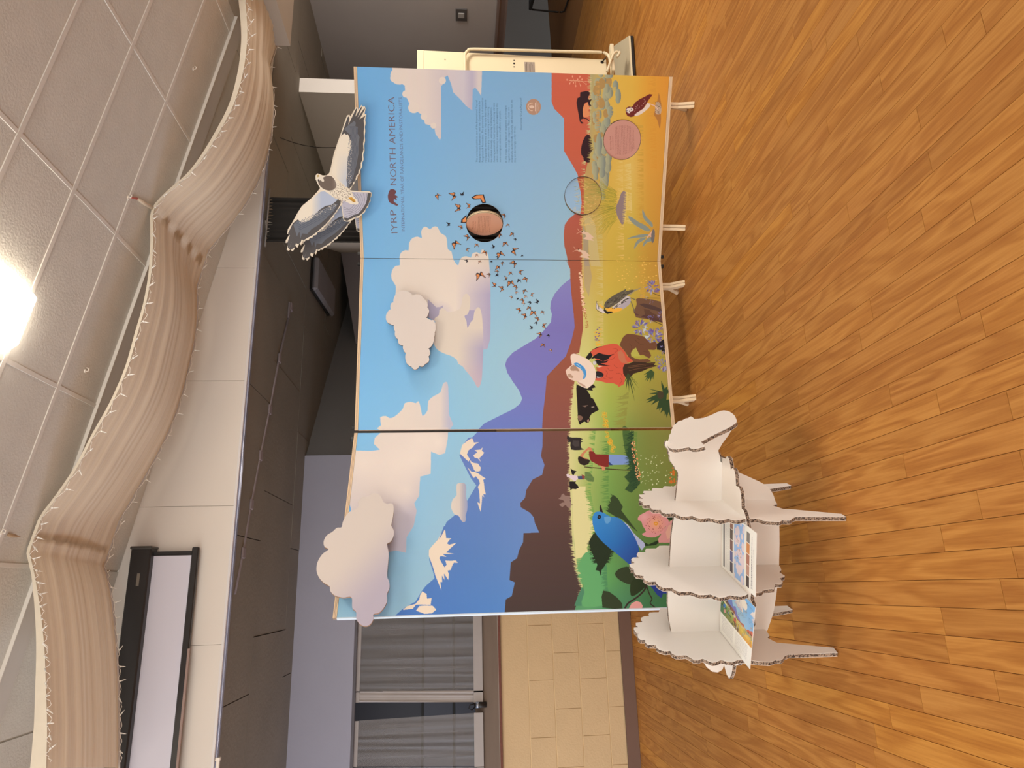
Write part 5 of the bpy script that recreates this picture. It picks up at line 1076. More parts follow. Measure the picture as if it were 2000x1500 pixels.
# right wing (upper in picture)
hp([(695, 145), (708, 135), (712, 160), (700, 220), (740, 140), (778, 60), (788, 62), (770, 140), (830, 40), (836, 52), (790, 150), (862, 52), (862, 72), (810, 165), (868, 130), (852, 175), (858, 230), (852, 290), (856, 350), (846, 400), (850, 460), (836, 510), (840, 560), (824, 590), (822, 640), (802, 665), (798, 700), (780, 715), (770, 760), (748, 785), (742, 810), (722, 830), (712, 845), (690, 830), (700, 700), (720, 600), (740, 400), (700, 330), (660, 310), (620, 370), (640, 300)], GY)
mkw = hp([(660, 260), (700, 225), (760, 180), (775, 200), (770, 230), (795, 240), (790, 300), (812, 340), (800, 400), (800, 500), (790, 560), (780, 620), (760, 680), (750, 740), (720, 790), (705, 830), (690, 830), (680, 780), (690, 700), (690, 560), (730, 420), (720, 320), (690, 290)], (108, 109, 115))
mkc = hp([(622, 345), (640, 318), (665, 302), (680, 318), (695, 310), (712, 340), (720, 380), (730, 420), (715, 460), (700, 500), (695, 560), (688, 620), (690, 680), (680, 740), (690, 800), (680, 830), (640, 790), (540, 700), (545, 660), (570, 540), (595, 440)], CRM)
HC.put(mkc, (176, 186, 204), lambda px, py: np.clip((py - (200 + 480 / 5)) / 60, 0, 1) * np.clip((px - 655) / 26, 0, 1) * .95)
# left wing
hp([(105, 1375), (130, 1300), (112, 1280), (160, 1180), (205, 1145), (300, 1020), (420, 960), (560, 930), (628, 960), (626, 990), (605, 1030), (580, 1065), (550, 1105), (515, 1150), (480, 1190), (440, 1225), (400, 1262), (350, 1298), (300, 1325), (268, 1345), (245, 1340), (235, 1370), (212, 1385), (190, 1375), (180, 1415), (155, 1430), (120, 1435), (150, 1360), (125, 1420), (112, 1425)], GY)
hp([(165, 1195), (200, 1160), (330, 1130), (420, 1060), (560, 1000), (600, 990), (560, 1060), (500, 1120), (420, 1190), (340, 1240), (300, 1285), (250, 1280), (235, 1330), (225, 1260), (200, 1310)], (106, 109, 117))
mkl = hp([(212, 1085), (255, 1015), (345, 942), (430, 872), (470, 866), (520, 900), (560, 930), (600, 950), (540, 1000), (480, 1010), (420, 1050), (370, 1100), (330, 1145), (290, 1165), (240, 1170), (205, 1140)], CRM)
HC.put(mkl, (172, 182, 202), lambda px, py: np.clip((px - 608) / 20, 0, 1) * .9)
RH = np.random.default_rng(4)
def hws(c0, c1, n, w, col, amp, sd):                                # wavy feather bars
    for q in range(n):
        t = q / max(1, n - 1); A_ = np.array(c0[0]) * (1 - t) + np.array(c0[1]) * t; B_ = np.array(c1[0]) * (1 - t) + np.array(c1[1]) * t
        m_ = 16; dd = (B_ - A_) / m_; nn = np.array([-dd[1], dd[0]]) / (np.linalg.norm(dd) + 1e-9)
        HC.stroke('HK', [tuple(A_ + dd * j + nn * amp * (1 if j % 2 else -1)) for j in range(m_ + 1)], w, col)
hws(((710, 240), (720, 815)), ((800, 235), (700, 820)), 1, .5, GY, 3, 1)
for k_ in range(6):
    x0_ = 722 + k_ * 13; HC.stroke('HK', [(x0_ + 6 * math.sin(j * .9) - max(0, j - 14) * 3.4, 235 + j * 26) for j in range(22)], .6, (76, 80, 92))
for k_ in range(5):
    o2 = k_ * 15; HC.stroke('HK', [(190 + j * 21 + o2 * .5, 1185 + o2 - j * 10.5 + 7 * (j % 2) + (0 if j < 12 else (j - 12) * 1)) for j in range(19)], .6, (70, 76, 90))
for _ in range(320):
    t = RH.random(); u = RH.random()
    x_, y_ = 690 + u * 40 - (0 if t > .35 else -5), 360 + t * 430; HC.stroke('HK', [(x_, y_), (x_ + 7, y_ + 5)], .35, CRM if RH.random() < .5 else (96, 104, 122))
    x_, y_ = 220 + t * 360, 1150 - t * 170 + u * 40; HC.stroke('HK', [(x_, y_), (x_ + 6, y_ + 8)], .35, CRM if RH.random() < .5 else (92, 100, 118))
# tail
hp([(735, 875), (895, 880), (915, 890), (905, 920), (900, 960), (880, 990), (875, 1020), (850, 1045), (840, 1070), (810, 1095), (780, 1115), (740, 1125), (700, 1150), (665, 1145), (650, 1080), (640, 1000), (650, 960), (760, 920)], (186, 180, 190))
hp([(890, 884), (925, 886), (918, 930), (905, 975), (888, 1010), (865, 1050), (840, 1080), (800, 1110), (770, 1118), (720, 1140), (690, 1158), (662, 1148), (660, 1125), (700, 1130), (750, 1100), (800, 1085), (840, 1040), (870, 990), (885, 940)], GY)
for q in range(6):
    t = q / 5; HC.stroke('HK', [(760 + q * 24 - 40 * (1 - t), 885), (780 + q * 20, 950 + q * 4), (720 + q * 20, 1040 + q * 6), (655 + q * 6, 1020 + q * 24)], .5, (96, 96, 108), sm=4)
# body and head
hp([(500, 715), (540, 710), (580, 745), (620, 800), (680, 840), (740, 900), (785, 950), (800, 985), (780, 1000), (720, 990), (640, 950), (560, 920), (500, 880), (440, 850), (400, 800), (384, 750), (384, 714), (402, 700), (450, 718)], CRM, 1, 1)
mkh = hp([(450, 738), (490, 718), (540, 722), (575, 770), (585, 820), (560, 850), (510, 862), (450, 840), (415, 800), (408, 770), (430, 760)], (112, 96, 86), 1, 2)
HC.put(mkh, (160, 146, 134), lambda px, py: np.clip((px - 648) / 12, 0, 1) * .7)
hp([(415, 715), (440, 720), (465, 760), (455, 778), (430, 760), (400, 740), (395, 718)], (226, 212, 192), 1, 2); hp([(396, 712), (412, 705), (420, 722), (402, 732)], (186, 158, 96), 1, 1)
hp([(402, 755), (414, 750), (418, 768), (408, 775)], (70, 62, 58), 1, 2)
for _ in range(240):
    t, u = RH.random(), RH.random() - .5; x_, y_ = 550 + t * 150 + u * 90, 810 + t * 120 - u * 110 + 10
    HC.poly('HK', [(x_ - 4, y_), (x_, y_ - 2.4), (x_ + 4, y_ + 1), (x_, y_ + 2.4)], (112, 96, 84))
hp([(700, 930), (735, 925), (765, 950), (775, 975), (750, 975), (720, 950)], (206, 150, 56), 1, 1); HC.stroke('HK', [(690, 945), (720, 945), (765, 972)], .5, (110, 80, 40))
HIM = HC.image('hawk_print'); M_HAWK = print_mat('hawk_print', HIM)
def hawk_layer(off, dx, dz, name, parent=None):
    op = ph('HK', outl); P_ = [hw(x_, y_) for x_, y_ in op]
    bm = bmesh.new(); uv = bm.loops.layers.uv.new('UVMap')
    fr = [bm.verts.new((s_, z_, 0)) for s_, z_ in P_]; bk = [bm.verts.new((s_, z_, -.009)) for s_, z_ in P_]
    f = bm.faces.new(fr); f.material_index = 0; bm.faces.new(bk[::-1]).material_index = 1; N_ = len(fr)
    for l in f.loops: l[uv].uv = ((l.vert.co.x - hs0) / (HC.w / HPP), 1 - (hz1 - l.vert.co.y) / (HC.h / HPP))
    for q in range(N_): bm.faces.new([fr[(q + 1) % N_], fr[q], bk[q], bk[(q + 1) % N_]]).material_index = 2
    org = Vector((2.55, 3.60, 2.25))
    for v in bm.verts: v.co = Vector(pan_pt(2, v.co.x + dx, v.co.y + dz, off + v.co.z)) - org
    bmesh.ops.recalc_face_normals(bm, faces=bm.faces)
    me = D.meshes.new(name); bm.to_mesh(me); bm.free()
    for mm in (M_HAWK, M_CUTW, mat('hawk_edge', alb((206, 186, 156)), .6)): me.materials.append(mm)
    o = D.objects.new(name, me); COL.objects.link(o)
    if parent: o.parent = parent
    else: o.location = org
    return o, org
hk, horg = hawk_layer(OH, 0, 0, 'hawk_cutout'); tag(hk, 'two-layer hawk cutout with spread grey wings above the right mural panel', 'hawk cutout')
hawk_layer(-.055, -.065, -.055, 'rear_hawk_layer', hk)
for s_, z_ in ((hw(672, 400)[0], hw(672, 400)[1]), (hw(690, 300)[0], hw(690, 300)[1] - .0)):
    g = G(); g.tube([pan_pt(2, s_, z_, OH - .009), pan_pt(2, s_, z_, -.05)], .009, 8); g.obj('spacer_peg', M_PLY, hk, org=horg)
sx_ = hw(700, 330)[0]
g = G(); g.prism([pan_pt(2, sx_ - .02, ZT - .05, -.021), pan_pt(2, sx_ + .02, ZT - .05, -.021), pan_pt(2, sx_ + .02, ZT + .14, -.021), pan_pt(2, sx_ - .02, ZT + .14, -.021)], pan_pt(2, 0, 0, -.035) - pan_pt(2, 0, 0, -.021)); g.obj('rear_stay', M_PLY, hk, org=horg)

# ---- cardboard sheep
SA = np.array([.915, -.403, 0]); SA /= np.linalg.norm(SA); SS = np.array([-SA[1], SA[0], 0]); SP = np.array([.04, 2.845, 0])
M_CARD = mat('white_cardboard', alb((236, 222, 206)), .6, .015, 3, .05, 50)
k = NT('fluted_edge'); tc = k.add('ShaderNodeTexCoord'); nz = k.add('ShaderNodeTexNoise'); nz.inputs['Scale'].default_value = 170; nz.inputs['Detail'].default_value = 2
k.link(tc.outputs['Object'], nz.inputs['Vector']); rp = k.add('ShaderNodeValToRGB'); rp.color_ramp.interpolation = 'LINEAR'; k.link(nz.outputs['Fac'], rp.inputs[0])
rp.color_ramp.elements[0].position = .40; rp.color_ramp.elements[0].color = rgba(alb((58, 42, 34))); rp.color_ramp.elements[1].position = .60; rp.color_ramp.elements[1].color = rgba(alb((170, 142, 118)))
k.link(rp.outputs[0], k.b.inputs['Base Color']); k.b.inputs['Roughness'].default_value = .9; M_FLUTE = k.m
sheep = thing('cardboard_sheep', 'sheep built of slotted white honeycomb cardboard boards standing on wood floor', 'cardboard sheep', tuple(SP))
CT = .016
def ribpt(x, y, kk): return onP(x, y, SP + SA * kk, SA)
def cboard(pts, off, name, label=None, liner=.0012):
    pts = [np.array(p, float) for p in pts]; off = np.array(off, float); u = off / np.linalg.norm(off)
    g = G()
    # three plies: liner, fluted core, liner
    g.prism(pts, u * liner, 0, 0); g.prism([p + u * liner for p in pts], off - 2 * u * liner, 1, 1); g.prism([p + off - u * liner for p in pts], u * liner, 0, 0)
    o = g.obj(name, [M_CARD, M_FLUTE], sheep)
    if label: o['label'] = label
    return o
def mirror_rib(pts2, s0):
    """near half (s, z) from top to crotch, mirrored about s0"""
    near = pts2; far = [(2 * s0 - s_, z_) for s_, z_ in reversed(pts2)]
    return near + far
def rib(px, kk, s0, name, label):
    P_ = [ribpt(x, y, kk) for x, y in px]; P2_ = [(float((p - SP) @ SS), float(p[2])) for p in P_]
    P2_ = [(min(s_, s0 - .002), max(z_, 0.0)) for s_, z_ in P2_]
    full = mirror_rib(P2_, s0)
    cboard([SP + SA * kk + SS * s_ + np.array([0, 0, z_]) for s_, z_ in full], -SA * CT, name, label)
sc = lambda lst: [tuple(p) for p in lst]
front = [(1245.6, 974), (1246, 977), (1249, 979.4), (1254.5, 979.5), (1254.5, 984), (1259, 986), (1268.5, 986), (1270, 991), (1275, 995), (1290, 995.2), (1292, 999.5), (1300, 1003), (1317.5, 1002.3), (1322, 1005), (1332, 1009), (1344, 1008.4), (1352, 1007), (1358, 1010), (1368, 1013), (1378, 1012), (1385, 1011.2), (1394, 1013.5), (1406, 1016), (1414, 1015), (1422, 1013), (1430, 1014.6), (1440, 1016), (1447, 1015), (1454, 1013), (1468, 1013.4), (1479, 1013), (1484, 1014), (1490, 1017), (1505, 1018), (1523.6, 1019), (1526, 1017), (1528, 1016), (1542, 1016.5), (1545, 1015.5), (1547, 1012.5), (1553.6, 1009.5), (1653, 1009.5), (1645, 1003.5), (1550, 995), (1529.6, 994), (1516, 989.5), (1509, 986.6), (1518, 984.6), (1514, 978)]
rib(front, .275, .085, 'front_rib', 'front cross board with scalloped wool edge and two legs')
mid = [(1229, 1105), (1230, 1109), (1235, 1109.5), (1244, 1108.5), (1238, 1112), (1238, 1117), (1242, 1122), (1257, 1124.4), (1256, 1128), (1259, 1132), (1268, 1136), (1281, 1135.5), (1282, 1139), (1286, 1143), (1296, 1148), (1312, 1147.3), (1316, 1151), (1326, 1156), (1338, 1155.6), (1348, 1155.2), (1356, 1158), (1366, 1161.8), (1378, 1161.5), (1388, 1160.6), (1396, 1164), (1406, 1167), (1416, 1166), (1426, 1162.4), (1434, 1163.5), (1445, 1165), (1455, 1163), (1463, 1158.5), (1470, 1158.5), (1488, 1156), (1491, 1151.5), (1512, 1150), (1514, 1140), (1526, 1140), (1529, 1136.4), (1522, 1128.4), (1531, 1127), (1533, 1124.6), (1522, 1117.5), (1526, 1113), (1524, 1107)]
rib(mid, .0, .050, 'middle_rib', 'middle cross board with scalloped wool edge and no legs')
rear = [(1239, 1229), (1241, 1233), (1248, 1235), (1245, 1239), (1246, 1245), (1251, 1249.5), (1260.5, 1249.5), (1260, 1254), (1265, 1258.6), (1281, 1259.6), (1282, 1264), (1288, 1269), (1298, 1271.8), (1309, 1271), (1312, 1275.5), (1320, 1280), (1330, 1280), (1340, 1279.4), (1348, 1284), (1356, 1289), (1364, 1289), (1372, 1286), (1382, 1290), (1392, 1294), (1400, 1292.6), (1408, 1288.6), (1418, 1291), (1430, 1293), (1440, 1289), (1452, 1288), (1469, 1290), (1485, 1292), (1503, 1293), (1510, 1291), (1514, 1289), (1526, 1289), (1530, 1286), (1532, 1282), (1540, 1278), (1636, 1275), (1628, 1265), (1517, 1255), (1507, 1250), (1499, 1245.4), (1503, 1241), (1499, 1235)]
rib(rear, -.275, .040, 'rear_rib', 'rear cross board with scalloped wool edge and two legs')
# lengthwise board: plane through the rib centres
B0, B1 = SP + SA * .275 + SS * .085, SP - SA * .275 + SS * .040; SD = (B0 - B1) / np.linalg.norm(B0 - B1); SN_ = np.array([-SD[1], SD[0], 0])
def spt(x, y, q=0.0): return onP(x, y, B0 + SN_ * q, SN_)
spine = [(1301.5, 860.5), (1298.5, 867), (1300, 872), (1302, 875), (1304.5, 878), (1306, 883), (1305.5, 887), (1308, 890), (1307.6, 896), (1309, 901), (1312, 904), (1314, 908), (1317, 911), (1318, 915.5), (1322, 919), (1324, 923), (1324.5, 930), (1323, 946), (1319.5, 977), (1317.5, 1004), (1312, 1040), (1309, 1080), (1307.5, 1110), (1304.5, 1150), (1304, 1180), (1306.5, 1210), (1311, 1233), (1322, 1262), (1340, 1280), (1360, 1287), (1374, 1292), (1380, 1303), (1391, 1312), (1402, 1313.5), (1411, 1308), (1415, 1297), (1440, 1285), (1470, 1262), (1499, 1231), (1507, 1208), (1512, 1190), (1515, 1170), (1519, 1140), (1521.5, 1105), (1522.5, 1060), (1522, 1019), (1519, 995), (1516, 983), (1511, 968), (1506, 958), (1498, 949), (1484, 941), (1459, 929.5), (1441, 922), (1428, 915), (1415, 909), (1407, 901), (1406.5, 892), (1404, 885), (1403, 880), (1411, 866), (1423, 850), (1430, 838), (1434, 828), (1424, 836), (1400, 846), (1370, 856), (1340, 862), (1315, 866)]
cboard([spt(x, y) for x, y in spine], SN_ * CT, 'body_board', 'lengthwise board with neck, jaw and round rump')
# face board
Cc, Nn = spt(1302, 869), spt(1434, 817); fd = Nn - Cc; fn = np.cross(fd, SS); fn /= np.linalg.norm(fn)
if fn[1] > 0: fn = -fn
mc = ph('P', [(1280 + a_ / 10, 790 + b_ / 10) for a_, b_ in [(236, 800), (262, 840), (330, 868), (400, 872), (480, 860), (560, 846), (640, 828), (668, 838), (700, 858), (780, 862), (850, 850), (905, 834), (960, 816), (948, 785), (925, 765), (890, 722), (935, 706), (1000, 668), (1100, 612), (1200, 562), (1300, 516), (1400, 468), (1500, 412), (1580, 352), (1590, 312), (1574, 270), (1550, 220), (1500, 172), (1450, 140), (1400, 124), (1340, 116), (1280, 124), (1200, 152), (1120, 190), (1050, 222), (950, 258), (850, 276), (762, 282), (740, 262), (720, 240), (690, 232), (664, 246), (640, 264), (590, 272), (556, 292), (520, 312), (470, 318), (438, 332), (418, 362), (380, 392), (350, 410), (335, 450), (312, 500), (300, 560), (272, 600), (262, 660), (242, 720)]])
cboard([onP(x, y, Cc, fn) for x, y in mc], -fn * CT, 'face_board', 'sloping face board with two ears and rounded muzzle')
# horizontal board
def sh(x, y): return onZ(x, y, .402)
nearh = [(1417, 896), (1419.5, 891), (1423, 895), (1425, 905), (1427, 917), (1431, 914), (1434, 919), (1436, 930), (1437.2, 949), (1442.5, 951), (1446, 960), (1447.5, 975), (1448, 993), (1452, 997), (1455, 1006), (1457.5, 1017), (1460, 1030), (1458, 1050), (1464, 1066), (1463, 1086), (1467, 1104), (1465, 1124), (1468, 1144), (1465, 1170), (1470, 1182), (1466, 1200), (1468, 1220), (1462, 1236), (1462, 1254), (1454, 1266), (1452, 1282), (1444, 1290), (1441, 1299), (1436, 1300.5), (1433, 1296), (1430.5, 1301), (1428.6, 1315), (1424, 1325.5), (1419, 1317), (1415, 1302), (1413, 1296)]
nh = [sh(x, y) for x, y in nearh]; mirr = []
for p in reversed(nh):
    q = (p - B0) @ SN_; mirr.append(p - 2 * q * SN_ + SN_ * CT)
full = nh + mirr
cboard(full, (0, 0, -CT), 'shelf_board', 'level board with scalloped rim and tail')

# ---- printed cards lying on the sheep's back board
def card(corners, name, label, draw, W=900, H=640):
    z = .404; P_ = [SP + SA * x + SS * y + np.array([0, 0, z]) for x, y in corners]; org = np.mean(P_, axis=0); org[2] = z - .001
    cv = Canvas(W, H, lambda x, y: (x, y), (236, 228, 214)); draw(cv)
    im = cv.image(name + '_print'); bm = bmesh.new(); uv = bm.loops.layers.uv.new('UVMap')
    T_ = [bm.verts.new(Vector(p - org) + Vector((0, 0, .0022))) for p in P_]; B_ = [bm.verts.new(Vector(p - org)) for p in P_]
    f = bm.faces.new(T_); f.material_index = 1
    for l, t in zip(f.loops, ((0, 0), (1, 0), (1, 1), (0, 1))): l[uv].uv = t
    bm.faces.new(B_[::-1])
    for q in range(4): bm.faces.new([T_[(q + 1) % 4], T_[q], B_[q], B_[(q + 1) % 4]])
    bmesh.ops.recalc_face_normals(bm, faces=bm.faces); me = D.meshes.new(name); bm.to_mesh(me); bm.free()
    me.materials.append(mat('card_edge', alb((236, 226, 212)), .4)); me.materials.append(print_mat(name + '_print', im, .3))
    o = D.objects.new(name, me); COL.objects.link(o); o.location = org; return tag(o, label, 'information card', 'cards on the sheep')
def rect(cv, x0, y0, x1, y1, col): cv.put(cv.mask(np.array([(x0, y0), (x1, y0), (x1, y1), (x0, y1)], float)), col)
def cpoly(cv, pts, col): cv.put(cv.mask(np.array(pts, float)), col)
def lines(cv, x0, y0, x1, n, st, col=(150, 144, 150), th=3):
    R4 = np.random.default_rng(int(x0 + y0))
    for k_ in range(n):
        x = x0
        while x < x1 - 8:
            w = 10 + R4.random() * 26; rect(cv, x, y0 + k_ * st, min(x + w, x1), y0 + k_ * st + th, col); x += w + 7
R5 = np.random.default_rng(5)
def draw1(cv):     # u: from spine corner towards the viewer ; v rows run along the sheep
    W, H = cv.w, cv.h
    rect(cv, 30, 30, W - 60, 60, (96, 92, 96)); lines(cv, 40, 78, W - 80, 6, 13, (176, 172, 170))
    for i in range(5): rect(cv, 40 + i * 158, 168, 40 + i * 158 + 148, 222, [(86, 76, 84), (96, 96, 140), (120, 84, 76), (92, 78, 70), (150, 104, 84)][i])
    rect(cv, 20, 250, W - 30, 440, (150, 182, 222))
    for _ in range(46):
        x_, y_, r = R5.random() * 850, 260 + R5.random() * 170, 12 + R5.random() * 34
        cpoly(cv, [(x_ + r * 1.6 * math.cos(q), min(438, max(252, y_ + r * .7 * math.sin(q)))) for q in np.linspace(0, 6.28, 12)[:-1]], (226, 206, 206))
    for _ in range(40):
        x_, y_ = 300 + R5.random() * 300, 300 + R5.random() * 100; cpoly(cv, [(x_, y_), (x_ + 10, y_ - 7), (x_ + 12, y_ + 6)], (206, 130, 100) if R5.random() < .6 else (70, 60, 70))
    for i in range(5): rect(cv, 40 + i * 158, 478, 40 + i * 158 + 148, 532, [(70, 56, 52), (186, 140, 120), (170, 110, 90), (206, 130, 70), (120, 112, 104)][i])
    lines(cv, 60, 566, W - 100, 1, 12, (90, 90, 100), 8); lines(cv, 60, 592, W - 260, 1, 12)
def draw2(cv):
    W, H = cv.w, cv.h
    st = max(1, C.w // W); sub = C.a[::st, ::st]; hh = int(H * .66); ys = (np.linspace(0, C.h - 1, hh)).astype(int); xs = (np.linspace(0, C.w - 1, W)).astype(int)
    cv.a[:hh, :W] = C.a[np.ix_(ys, xs)]
    for cx_, cy_2, r in ((250, 90, 52), (640, 80, 50)):
        cpoly(cv, [(cx_ + r * 1.5 * math.cos(q), cy_2 + r * math.sin(q)) for q in np.linspace(0, 6.28, 16)[:-1]], (238, 222, 202))
    for cx_ in (60, 460): lines(cv, cx_, int(H * .70), cx_ + 340, 12, 13, (160, 152, 150))
# corner order: (u0,v0) bottom-left of the print ... seen from the viewer at the sheep's left side
c1 = card([(.018, -.280), (.256, -.262), (.256, .068), (.006, .040)], 'information_card', 'white card with photo rows and blue sky picture, lying on sheep nearest its head', draw1)
c2 = card([(-.272, .032), (-.273, -.266), (-.021, -.284), (-.018, .036)], 'information_card', 'card with coloured landscape print and text, lying on sheep nearest its tail', draw2)

# ---- swagged fabric under the ceiling
k = NT('sheer_swag'); tc = k.add('ShaderNodeTexCoord'); sp_ = k.add('ShaderNodeSeparateXYZ'); k.link(tc.outputs['UV'], sp_.inputs[0])
nz = k.add('ShaderNodeTexNoise', noise_dimensions='1D'); nz.inputs['Scale'].default_value = 34; nz.inputs['Detail'].default_value = 5; nz.inputs['Roughness'].default_value = .7
k.link(sp_.outputs[1], nz.inputs['W']); rp = k.add('ShaderNodeValToRGB'); k.link(nz.outputs['Fac'], rp.inputs[0])
rp.color_ramp.elements[0].position = .3; rp.color_ramp.elements[0].color = rgba(alb((228, 206, 176), 1.1)); rp.color_ramp.elements[1].position = .75; rp.color_ramp.elements[1].color = rgba(alb((240, 222, 200), 1.1))
k.link(rp.outputs[0], k.b.inputs['Base Color']); k.b.inputs['Roughness'].default_value = .7; k.b.inputs['Specular IOR Level'].default_value = .15
bp = k.add('ShaderNodeBump'); bp.inputs['Strength'].default_value = .3; bp.inputs['Distance'].default_value = .01; k.link(nz.outputs['Fac'], bp.inputs['Height']); k.link(bp.outputs[0], k.b.inputs['Normal'])
tl = k.add('ShaderNodeBsdfTranslucent'); k.link(rp.outputs[0], tl.inputs[0]); ms = k.add('ShaderNodeMixShader'); ms.inputs[0].default_value = .30
k.link(k.b.outputs[0], ms.inputs[1]); k.link(tl.outputs[0], ms.inputs[2]); k.link(ms.outputs[0], k.n['Material Output'].inputs[0]); M_SWAG = k.m
M_HEM = mat('cream_hem', alb((228, 212, 186)), .6, .04, 20)
YN, YF = 3.40, 4.13
segn = [[(89, 1500), (91, 1420), (89, 1350), (86, 1270), (79, 1200), (68, 1130), (58, 1085), (50, 1050)],
        [(50, 1050), (82, 1008), (115, 965), (152, 910), (183, 850), (217, 790), (248, 720), (268, 650), (285, 590), (295, 530), (298, 470), (297, 408)],
        [(297, 408), (330, 374), (370, 340), (400, 302), (432, 250), (458, 198), (474, 140), (480, 100), (482, 60), (478, 0), (470, -60)]]
segf = [[(232, 1500), (232, 1400), (229, 1300), (224, 1230), (216, 1160), (204, 1110), (193, 1078)],
        [(193, 1078), (225, 1030), (262, 966), (300, 900), (330, 840), (352, 780), (370, 710), (382, 650), (385, 600), (384, 560), (384, 516)],
        [(384, 516), (440, 450), (470, 412), (490, 380), (510, 340), (524, 290), (532, 240), (533, 200), (529, 160), (520, 110), (510, 50), (500, -20)]]
def resample(P_, n):
    P_ = np.array(P_, float); s_ = np.r_[0, np.cumsum(np.linalg.norm(np.diff(P_, axis=0), axis=1))]; t = np.linspace(0, s_[-1], n)
    return np.stack([np.interp(t, s_, P_[:, q]) for q in range(3)], 1)
NA, NV = 40, 46
rows_n, rows_f = [], []
for a_, b_ in zip(segn, segf):
    A3 = resample([onY(x, y, YN) for x, y in smooth_open(a_, 5)], NA); B3 = resample([onY(x, y, YF) for x, y in smooth_open(b_, 5)], NA)
    rows_n.append(A3); rows_f.append(B3)
NE, FE = np.vstack(rows_n), np.vstack(rows_f)
for i in range(len(NE)):
    for E_ in (NE, FE):
        zc = cz(E_[i, 0]) - .032
        if E_[i, 2] > zc: E_[i, 2] = zc
me = D.meshes.new('fabric_swag'); v, f, uvs = [], [], []; M_ = len(NE)
phase = np.random.default_rng(2).random(20) * 6.28
for i in range(M_):
    lt = (i % NA) / (NA - 1)
    for j in range(NV + 1):
        t = j / NV; p = NE[i] * (1 - t) + FE[i] * t
        belly = -.05 * math.sin(math.pi * t) * math.sin(math.pi * lt) if i >= NA else -.03 * math.sin(math.pi * t)
        rip = .003 * math.sin(t * 46 + phase[0]) + .003 * math.sin(t * 83 + phase[1]) + .003 * math.sin(t * 27 + i * .01)
        v.append((p[0], p[1], min(p[2] + belly + rip, cz(p[0]) - .031 + rip * .25))); uvs.append((i / (M_ - 1), t))
for i in range(M_ - 1):
    for j in range(NV): q = i * (NV + 1) + j; f.append((q, q + 1, q + NV + 2, q + NV + 1))
me.from_pydata(v, [], f); ul = me.uv_layers.new(name='UVMap')
for l in me.loops: ul.data[l.index].uv = uvs[l.vertex_index]
me.polygons.foreach_set('use_smooth', [True] * len(f)); me.update()
swag = tag(link('fabric_swag', me, M_SWAG), 'long sheer tan fabric swagged in scallops below the sloping ceiling', 'ceiling drape')
g = G(); i0 = len(g.v)
for i in range(M_):                                                 # turned-up hem along the near edge, wider towards the right
    h = .012 + .030 * max(0, (i - 2 * NA) / NA) + (.055 * max(0, 1 - i / (NA * .8)) if i < NA else 0)
    p = NE[i]; zt = min(p[2] + h, cz(p[0]) - .003)
    g.v += [(p[0], p[1] - .004, p[2] - .004), (p[0], p[1] - .002 + h * .15, zt), (p[0], p[1] + .006 + h * .15, zt), (p[0], p[1] + .006, p[2] - .004)]
for i in range(M_ - 1):
    a_ = 4 * i
    for q in range(4): g.f.append([a_ + q, a_ + (q + 1) % 4, a_ + 4 + (q + 1) % 4, a_ + 4 + q]); g.mi.append(0); g.sm.append(False)
g.obj('near_hem', M_HEM, swag, org=(0, 0, 0))
g = G()
for i in range(M_):
    p = FE[i]; g.v += [(p[0], p[1] - .002, p[2] - .006), (p[0], p[1] + .004, p[2] - .006), (p[0], p[1] + .004, min(p[2] + .006, cz(p[0]) - .001)), (p[0], p[1] - .002, min(p[2] + .006, cz(p[0]) - .001))]
for i in range(M_ - 1):
    a_ = 4 * i
    for q in range(4): g.f.append([a_ + q, a_ + (q + 1) % 4, a_ + 4 + (q + 1) % 4, a_ + 4 + q]); g.mi.append(0); g.sm.append(False)
g.obj('far_hem', mat('sheer_far_hem', alb((190, 176, 166)), .7), swag, org=(0, 0, 0))
# tassel-like gathers at the two pinned points
for q, (x, y, x2, y2) in enumerate(((297, 406, 268, 388), (50, 1049, 16, 1045))):
    p = onY(x, y, YN); p2 = onC(x2, y2, .012); g = G()
    g.tube([p, p * .5 + p2 * .5 + np.array([0, 0, .004]), p2], [.011, .010, .006], 8); tg = g.obj('gathered_tie', mat('tie_cloth', alb((206, 186, 160)) if q == 0 else alb((170, 140, 108)), .8, .1, 40), swag, org=(0, 0, 0))
    if q == 0:
        p3 = onC(252, 386, .012); g = G(); g.tube([p2, p3], [.006, .003], 6); g.obj('red_thread', mat('red_thread', alb((196, 110, 96)), .8), swag, org=(0, 0, 0))
